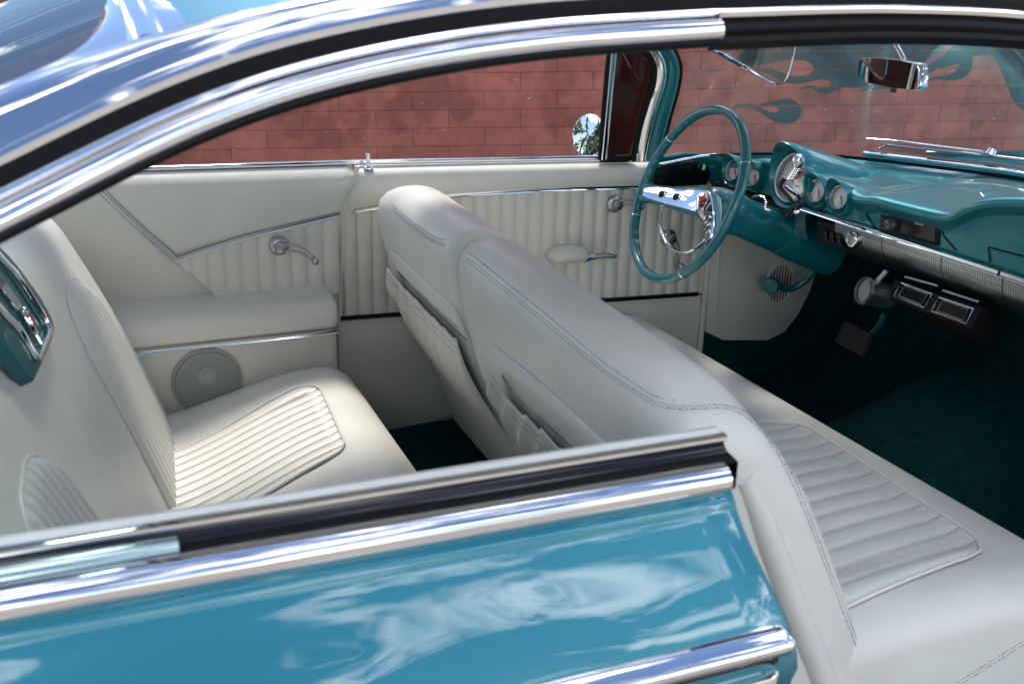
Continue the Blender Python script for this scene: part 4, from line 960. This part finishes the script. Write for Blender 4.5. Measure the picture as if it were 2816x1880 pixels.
gauge((995, 390), .026, .030, 'gauge_pod', R(-50)); gauge((1190, 440), .026, .030, 'gauge_pod', R(-60))
gauge((1580, 460), .056, .055, 'speedometer_pod', R(28), True)
gauge((1815, 590), .026, .032, 'gauge_pod', R(-62)); gauge((2035, 655), .026, .032, 'gauge_pod', R(-60))
# ---------------------------------------------------------------- steering wheel and column
WC = Vector((.6829, .3969, .8692)); WNN = Vector((-.92241, .05256, .38262)); WA = Vector((.38201, -.02177, .92390)); WBb = Vector((-.05689, -.99838, 0)); WR = .205
wpl = lambda o: (WNN, WNN.dot(WC)+o)
def wang(px): 
    p = S(*px, pl=wpl(0))-WC; return math.atan2(p.dot(WBb), p.dot(WA))
rows = []
for i in range(180):
    t = 2*math.pi*i/180; row = []; cdir = WA*math.cos(t)+WBb*math.sin(t); gz = .5+.5*math.sin(t*46)
    gp = 1 if (math.cos(t*2-.3) < .55) else 0
    for q in range(14):
        a = 2*math.pi*q/14; rr = .0112; inn = max(0, -math.cos(a))
        row.append(WC+cdir*(WR+math.cos(a)*rr*(1-.34*gz*inn*gp))+WNN*(math.sin(a)*rr*1.12))
    rows.append(row)
sw = MB().grid(rows, cu_=True, cv=True).build('steering_wheel', WPLAS, car)
for px_ in ((1839, 370), (2049, 452), (1752, 592), (1878, 757)):
    t = wang(px_); cd = WA*math.cos(t)+WBb*math.sin(t); tg = -WA*math.sin(t)+WBb*math.cos(t)
    MB().lathe([(.0114, -.0016), (.0128, -.001), (.0128, .001), (.0114, .0016)], WC+cd*WR, tg, 20).build('rim_band', CHROME, sw)
HUB = WC-WNN*.062
t1 = wang((1766, 527)); t2 = wang((1960, 680))
def spoke(t, w0, w1):
    cd = WA*math.cos(t)+WBb*math.sin(t); tg = -WA*math.sin(t)+WBb*math.cos(t); rows = []
    for k in range(13):
        q = k/12; r_ = lerp(.0, WR-.004, q); dep = -.062*(1-q**1.5)-.0; wd = lerp(w0, w1, q**.8)+.010*sstep(.85, 1, q); th = lerp(.013, .008, q); c = WC+cd*r_+WNN*dep
        rows.append([c+tg*a*wd+WNN*b*th for a, b in ((-1, -.6), (-1, .1), (-.88, .7), (-.5, 1), (.5, 1), (.88, .7), (1, .1), (1, -.6), (0, -1))])
    sp_ = MB().grid(rows, cv=True).build('spoke', WPLAS, sw)
    rows = []
    for k in range(11):
        q = lerp(.06, .93, k/10); r_ = lerp(0, WR-.004, q); dep = -.062*(1-q**1.5); wd = (lerp(w0, w1, q**.8))*.74*(1-.4*sstep(.8, .95, q)); th = lerp(.013, .008, q)+.0025; c = WC+cd*r_+WNN*dep
        rows.append([c+tg*a*wd+WNN*(b*th) for a, b in ((-1, .7), (-.92, 1), (-.5, 1.08), (.5, 1.08), (.92, 1), (1, .7))])
    MB().grid(rows).build('spoke_trim', CHROME, sp_)
    for q in (.42, .64):
        c = WC+cd*lerp(0, WR, q)+WNN*(-.062*(1-q**1.5)+lerp(.013, .008, q)*1.08+.0062); tl = (cd+WNN*.35).normalized(); nn = tl.cross(tg); nn = nn if nn.dot(WNN) > 0 else -nn
        MB().lathe([(.0105, -.003), (.0112, .0006), (.0092, .0008), (.0088, -.002)], c, nn, 20).build('spoke_hole_rim', CHROME, sp_)
        MB().lathe([(.0090, .0004), (.0001, .0004)], c, nn, 20).build('spoke_hole', BLACKM, sp_)
spoke(t1, .040, .020); spoke(t2, .038, .019)
hub = MB().lathe([(.0001, -.09), (.050, -.09), (.048, -.03), (.042, -.004), (.034, .008), (.030, .010), (.0001, .010)], HUB, WNN, 36).build('wheel_hub', WPLAS, sw)
EC = HUB+WNN*.016
MB().lathe([(.027, -.008), (.027, .0), (.0245, .0035), (.022, .0022), (.0001, .0045)], EC, WNN, 36).build('hub_badge', CHROME, hub)
ex_, ey_ = (WBb*.35+WA*.94).normalized(), None
ex_ = WBb; ey_ = WA
def bad(P, m, nm, h=.0062): MB().slab([EC+ex_*a*.02+ey_*b*.02+WNN*h for a, b in P], WNN, .0008).build(nm, m, hub)
bad([(-.6, .35), (-.35, .5), (0, .0), (.35, .5), (.6, .35), (.05, -.45), (-.05, -.45)], REDM, 'badge_mark')
for i in range(4):
    for j in range(3):
        if (i+j) % 2 == 0: bad([(.05+.15*i, -.25-.15*j), (.2+.15*i, -.25-.15*j), (.2+.15*i, -.40-.15*j), (.05+.15*i, -.40-.15*j)], DARKI, 'badge_check', .0058)
hr = [S(u, v, pl=wpl(-.028)) for u, v in zb_([(350, 585), (318, 640), (285, 730), (268, 850), (285, 980), (340, 1110), (410, 1168), (490, 1190), (600, 1160), (700, 1085), (735, 1030)])]
MB().tube(crv(hr, 50), .0036, 8, ell=1.3).build('horn_ring', CHROME, sw)
ax = -WNN; col0 = HUB+ax*.05
colm = MB().lathe([(.040, 0), (.0455, .015), (.049, .12), (.0495, .168), (.0475, .169), (.0475, .172), (.050, .173), (.053, .20), (.055, .26), (.054, .34)], col0, ax, 40).build('steering_column', DPAINT, car)
MB().lathe([(.002, 0), (.007, .0), (.008, .004), (.006, .008), (.007, .013), (.006, .017), (.0001, .018)], S(*zb_([(1085, 975)])[0], pl=wpl(-.2))+Vector((-.01, 0, 0)), (-.3, -.9, .1), 16).build('column_knob', CHROME, colm)
lv = lambda P, X: [S(u, v, x=X) for u, v in zb_(P)]
k0, k1 = lv([(1512, 462), (1640, 268)], .80)
kd = (k1-k0); kl = kd.length; pf = [(.004, 0), (.008, .004)]
for i in range(7): h = .006+i*(kl*.6)/7; pf += [(.0125, h), (.0125, h+.003), (.0115, h+.004)]
pf += [(.0135, kl*.72), (.0145, kl*.80), (.0140, kl*.95), (.011, kl*1.02), (.0001, kl*1.04)]
lev = MB().lathe(pf, k0, kd, 24).build('shift_lever_knob', CHROME, colm)
MB().tube(crv(lv([(1520, 455), (1470, 490), (1448, 545), (1500, 620), (1560, 690), (1568, 760), (1500, 838)], .81), 24), .0048, 10).build('shift_lever', BLACK, lev)
MB().tube(crv(lv([(1500, 545), (1570, 600), (1632, 650), (1645, 720), (1600, 785)], .83), 20), .0042, 10).build('turn_lever', BLACK, lev)
MB().lathe([(.0001, -.008), (.007, -.007), (.008, 0), (.006, .007), (.0001, .008)], lv([(1600, 785)], .83)[0], (-.5, -.8, .2), 14).build('turn_lever_tip', CHROME, lev)
MB().tube(crv(lv([(1165, 660), (1200, 640), (1260, 640), (1305, 680), (1300, 760), (1345, 780)], .80), 20), .0028, 8).build('gear_indicator', CHROME, colm)
# ---------------------------------------------------------------- under the dash
pcv = za([(578, 1240)])[0]; cc = S(*pcv, x=.93); ax2 = Vector((-.94, .12, .26)).normalized()
pod2 = MB().lathe([(.026, .006), (.0265, .0), (.0285, -.001), (.030, .004), (.0305, -.003), (.029, -.008), (.0275, -.012), (.0275, -.05), (.026, -.068), (.018, -.076), (.0001, -.078)], cc, ax2, 36).build('gauge_cup', SATIN, car)
MB().lathe([(.026, -.003), (.0001, -.004)], cc, ax2, 30).build('cup_lens', mat('cup_glass', (.30, .31, .30), .15), pod2)
MB().tube([cc+Vector((.02, -.01, .02)), cc+Vector((.03, -.025, .05))], .006, 8).build('cup_bracket', SATIN, pod2)
an_ = Vector((-.82, -.08, .56)).normalized(); ap = S(*za([(910, 1168)])[0], x=.992); APL = (an_, an_.dot(ap))
def ona(P, o=0): return [S(u, v, pl=(an_, APL[1]+o)) for u, v in za(P)]
acb = MB().slab(ona([(850, 1140), (1640, 1385), (1530, 1580), (790, 1300)], -.002), an_, .10, .004).build('aircon_unit', BLACKM, car)
for qd in ([(910, 1168), (1188, 1270), (1118, 1395), (842, 1285)], [(1250, 1298), (1560, 1400), (1495, 1538), (1180, 1420)]):
    c_ = ona(qd, .001); vt = MB().tube(c_, .0021, 6, closed=True).build('vent_frame', CHROME, acb); ce = sum(c_, Vector())/4
    MB().tube([ce+(p-ce)*.74 for p in c_], .0012, 6, closed=True).build('vent_inner_frame', SATIN, vt); MB().slab([ce+(p-ce)*.70+an_*.001 for p in c_], an_, .002).build('vent_louvre', BLACK, vt)
bar('aircon_badge_strip', ona([(945, 1118), (1240, 1200)], .006), .005, .004, SATIN, acb, nrm=an_); bar('aircon_badge_strip', ona([(1285, 1240), (1610, 1345)], .006), .005, .004, SATIN, acb, nrm=an_)
MB().tube(crv([S(u, v, x=1.2) for u, v in za([(760, 1440), (735, 1510), (690, 1580), (620, 1640)])], 10), .007, 8).build('brake_pedal_arm', DPAINT, car)
bp0 = A(1955, 775, x=1.13); pad = MB().slab([bp0+Vector((a*.4, b, a)) for a, b in ((.028, .05), (.028, -.05), (-.028, -.05), (-.028, .05))], (-.9, 0, .4), .015, .003).build('brake_pedal', TYRE, car)
pc = A(1768, 655, y=.66); pk = MB().lathe([(.0001, .010), (.020, .009), (.024, .004), (.024, -.004), (.0001, -.006)], pc, (-.7, -.7, .1), 20).build('parking_brake_pedal', WPLAS, car)
MB().tube(crv([pc+Vector((.01, 0, 0)), A(1815, 662, y=.66), A(1860, 630, y=.64), A(1895, 560, y=.62)], 16), .010, 10).build('parking_brake_arm', WPLAS, pk)
MB().tube(crv([A(1150, 980, z=.36), A(1158, 1000, z=.36), A(1170, 1005, z=.33)], 8), .010, 8).build('seat_belt_end', WPLAS, backN)
# wipers outside the glass; the long bar stands in for reflected chrome trim
def onw(P, o): return cast([(u/KF, v/KF) for u, v in zm(P)], TW, o)
wp_ = MB().tube(onw([(330, 1190), (700, 1220), (1100, 1275), (1650, 1345)], -.012), .0055, 8, ell=.5).build('wiper_reflected_bar', CHROME, car)
MB().tube(onw([(480, 1290), (560, 1255), (850, 1290), (1250, 1330), (1620, 1372)], -.008), .003, 8).build('wiper_blade', CHROME, wp_)
MB().tube(onw([(1010, 1350), (1350, 1355), (1650, 1380), (1740, 1392), (2129, 1440)], -.010), .0045, 8).build('wiper_arm', SATIN, wp_)
MB().lathe([(.0001, .016), (.010, .015), (.013, .006), (.015, 0)], onw([(1720, 1385)], -.012)[0], (.4, 0, .9), 16).build('wiper_pivot', CHROME, wp_)
# ---------------------------------------------------------------- rest of the body shell, outside the frame
def loft(name, rows, m): return MB().grid([[Vector(p) for p in r_] for r_ in rows]).build(name, m, car)
hw = [(-1, .90), (-.96, .935), (-.8, .95), (-.4, .955), (0, .96), (.4, .955), (.8, .95), (.96, .935), (1, .90)]
loft('cowl', [[(p.x+.012, p.y*1.0, p.z-.004) for p in WB[4:-4]], [(max(p.x, 1.0)+.10, p.y*1.12, .805) for p in WB[4:-4]]], PAINT)
loft('hood', [[(x, a*.92, .80+.012*(1-a*a)-dz) for a in (-1, -.97, -.8, -.4, 0, .4, .8, .97, 1)] for x, dz in ((1.08, .0), (1.5, .0), (2.0, .01), (2.5, .03), (2.7, .07))], PAINT)
loft('front_end', [[(2.7, a*.92, .73), (2.78, a*.92, .55), (2.72, a*.92, .30)] for a in (-1, -.5, 0, .5, 1)], CHROME)
for s in (1, -1):
    loft('front_fender', [[(x, s*y, z) for x in (1.05, 1.5, 2.1, 2.7)] for y, z in ((.915, .80), (.95, .74), (.965, .6), (.955, .42), (.92, .28))], PAINT)
    MB().slab([(x, s*.80, z) for x, z in ((.79, .872), (.90, .884), (1.12, .86), (1.2, .80), (1.2, .19), (1.02, .19), (.99, .45), (.985, .66), (.84, .79))], (0, s, 0), .03, .004).build('cowl_side', PAINT, car)
    MB().slab([(1.06, s*.80, .19), (1.06, s*.80, .80), (1.06, s*.925, .79), (1.06, s*.955, .6), (1.06, s*.93, .25)], (-1, 0, 0), .02, .003).build('hinge_post', PAINT, car)
    loft('rocker_sill', [[(x, s*y, z) for x in (-.1, .4, 1.1)] for y, z in ((.785, .205), (.82, .215), (.88, .215), (.93, .21), (.92, .17))], PAINT)
loft('door_skin', [[(x, -y, beltn(0)-.03*max(x, 0)+dz) for x in (.08, .35, .65, .95, 1.06)] for y, dz in QP[:-2]], PAINT)
loft('rear_deck', [[(x, a*.86, z-.02*a*a) for a in (-1, -.7, -.35, 0, .35, .7, 1)] for x, z in ((-1.08, .925), (-1.5, .90), (-2.0, .86), (-2.3, .80), (-2.36, .55), (-2.3, .32))], PAINT)
loft('body_floor', [[(x, y, .19) for x in (-2.2, 0, 2.6)] for y in (-.9, 0, .9)], BLACKM)
def wheel(x, s):
    w_ = MB().lathe([(.20, -.08), (.30, -.08), (.325, -.07), (.335, -.04), (.335, .04), (.325, .07), (.30, .08), (.20, .08)], (x, s*.85, .335), (0, s, 0), 40).build('wheel', TYRE, car)
    MB().lathe([(.205, .075), (.19, .07), (.18, .05), (.10, .045), (.07, .06), (.0001, .065)], (x, s*.85, .335), (0, s, 0), 36).build('rim', CHROME, w_)
for x in (-1.42, 1.66):
    for s in (1, -1): wheel(x, s)
# ---------------------------------------------------------------- behind the car, seen in the door mirror
IRON = mat('black_iron', (.012, .012, .012), .5)
def fence(x, y0, y1):
    f = thing('iron_fence', 'black iron fence with hanging swags behind the car, seen in the round door mirror', 'fence', (x, y0, 0)); n = int((y1-y0)/.9)
    for k in range(n+1):
        y = y0+k*(y1-y0)/n
        keep(MB().lathe([(.03, 0), (.03, .05), (.018, .06), (.018, 1.45), (.035, 1.47), (.035, 1.50), (.014, 1.53), (.026, 1.57), (.0001, 1.63)], (x, y, 0), (0, 0, 1), 12).build('post', IRON, f), f)
        if k < n:
            ye = y+(y1-y0)/n
            for z in (1.42, .85): keep(MB().tube([(x, lerp(y, ye, i/12), z-.16*math.sin(math.pi*i/12)) for i in range(13)], .014, 6).build('swag', IRON, f), f)
            mb = MB(); st = .11
            for i in range(-12, int((ye-y)/st)+1):
                for sg in (1, -1):
                    a0, a1 = (y+i*st, 0.0), (y+i*st+1.3, 1.3)
                    p = [(max(a0[0], y), max(0, y-a0[0])), (min(a1[0], ye), 1.3-max(0, a1[0]-ye))]
                    if p[1][0]-p[0][0] > .02: mb.tube([(x+.01*sg, q if sg > 0 else y+ye-q, z+.05) for q, z in p], .0022, 3, caps=False)
            o = keep(mb.build('mesh_infill', SATIN, f), f)
fence(-3.6, -1.4, 4.0)
LEAF = mat('leaf_green', (.07, .12, .025), .5, mottle=(2, .5))
def tree(loc, h, rad, lab):
    t = thing('tree', lab, 'tree', loc); L0 = Vector(loc)
    mb = MB(); mb.tube(crv([L0, L0+Vector((.05, .03, h*.3)), L0+Vector((-.04, .08, h*.6)), L0+Vector((.02, 0, h*.9))], 14), [lerp(.13, .03, i/13) for i in range(14)], 8)
    for k in range(9):
        a = k*2.4; b = L0+Vector((0, .03, h*(.35+.05*k))); mb.tube(crv([b, b+Vector((math.cos(a)*rad*.4, math.sin(a)*rad*.4, .25)), b+Vector((math.cos(a)*rad*.8, math.sin(a)*rad*.8, .55))], 8), [lerp(.04, .01, i/7) for i in range(8)], 6)
    keep(mb.build('trunk', mat('bark', (.09, .07, .05), .9), t), t)
    cl = [(Vector((random.gauss(0, .5)*rad, random.gauss(0, .5)*rad, h*.62+random.gauss(0, .26)*h*.7)), random.uniform(.2, .42)*rad) for _ in range(34)]; mb = MB()
    for c, r_ in cl:
        for _ in range(130):
            d = Vector((random.gauss(0, 1), random.gauss(0, 1), random.gauss(0, .8))).normalized()*r_*random.uniform(.5, 1); p = L0+c+d
            if p.z < .4: continue
            u = Vector((random.gauss(0, 1), random.gauss(0, 1), random.gauss(0, 1))).normalized(); v = u.orthogonal().normalized(); s_ = random.uniform(.04, .075)
            mb.add([p-u*s_, p+v*s_*.45, p+u*s_, p-v*s_*.45], [(0, 1, 2, 3)])
    keep(mb.build('crown', LEAF, t, smooth=False), t)
tree((-6.2, 2.2, 0), 2.0, .9, 'low leafy green tree behind the iron fence, seen in the door mirror')
tree((-6.6, .4, 0), 1.8, .9, 'bushy green tree nearer the street behind the iron fence')
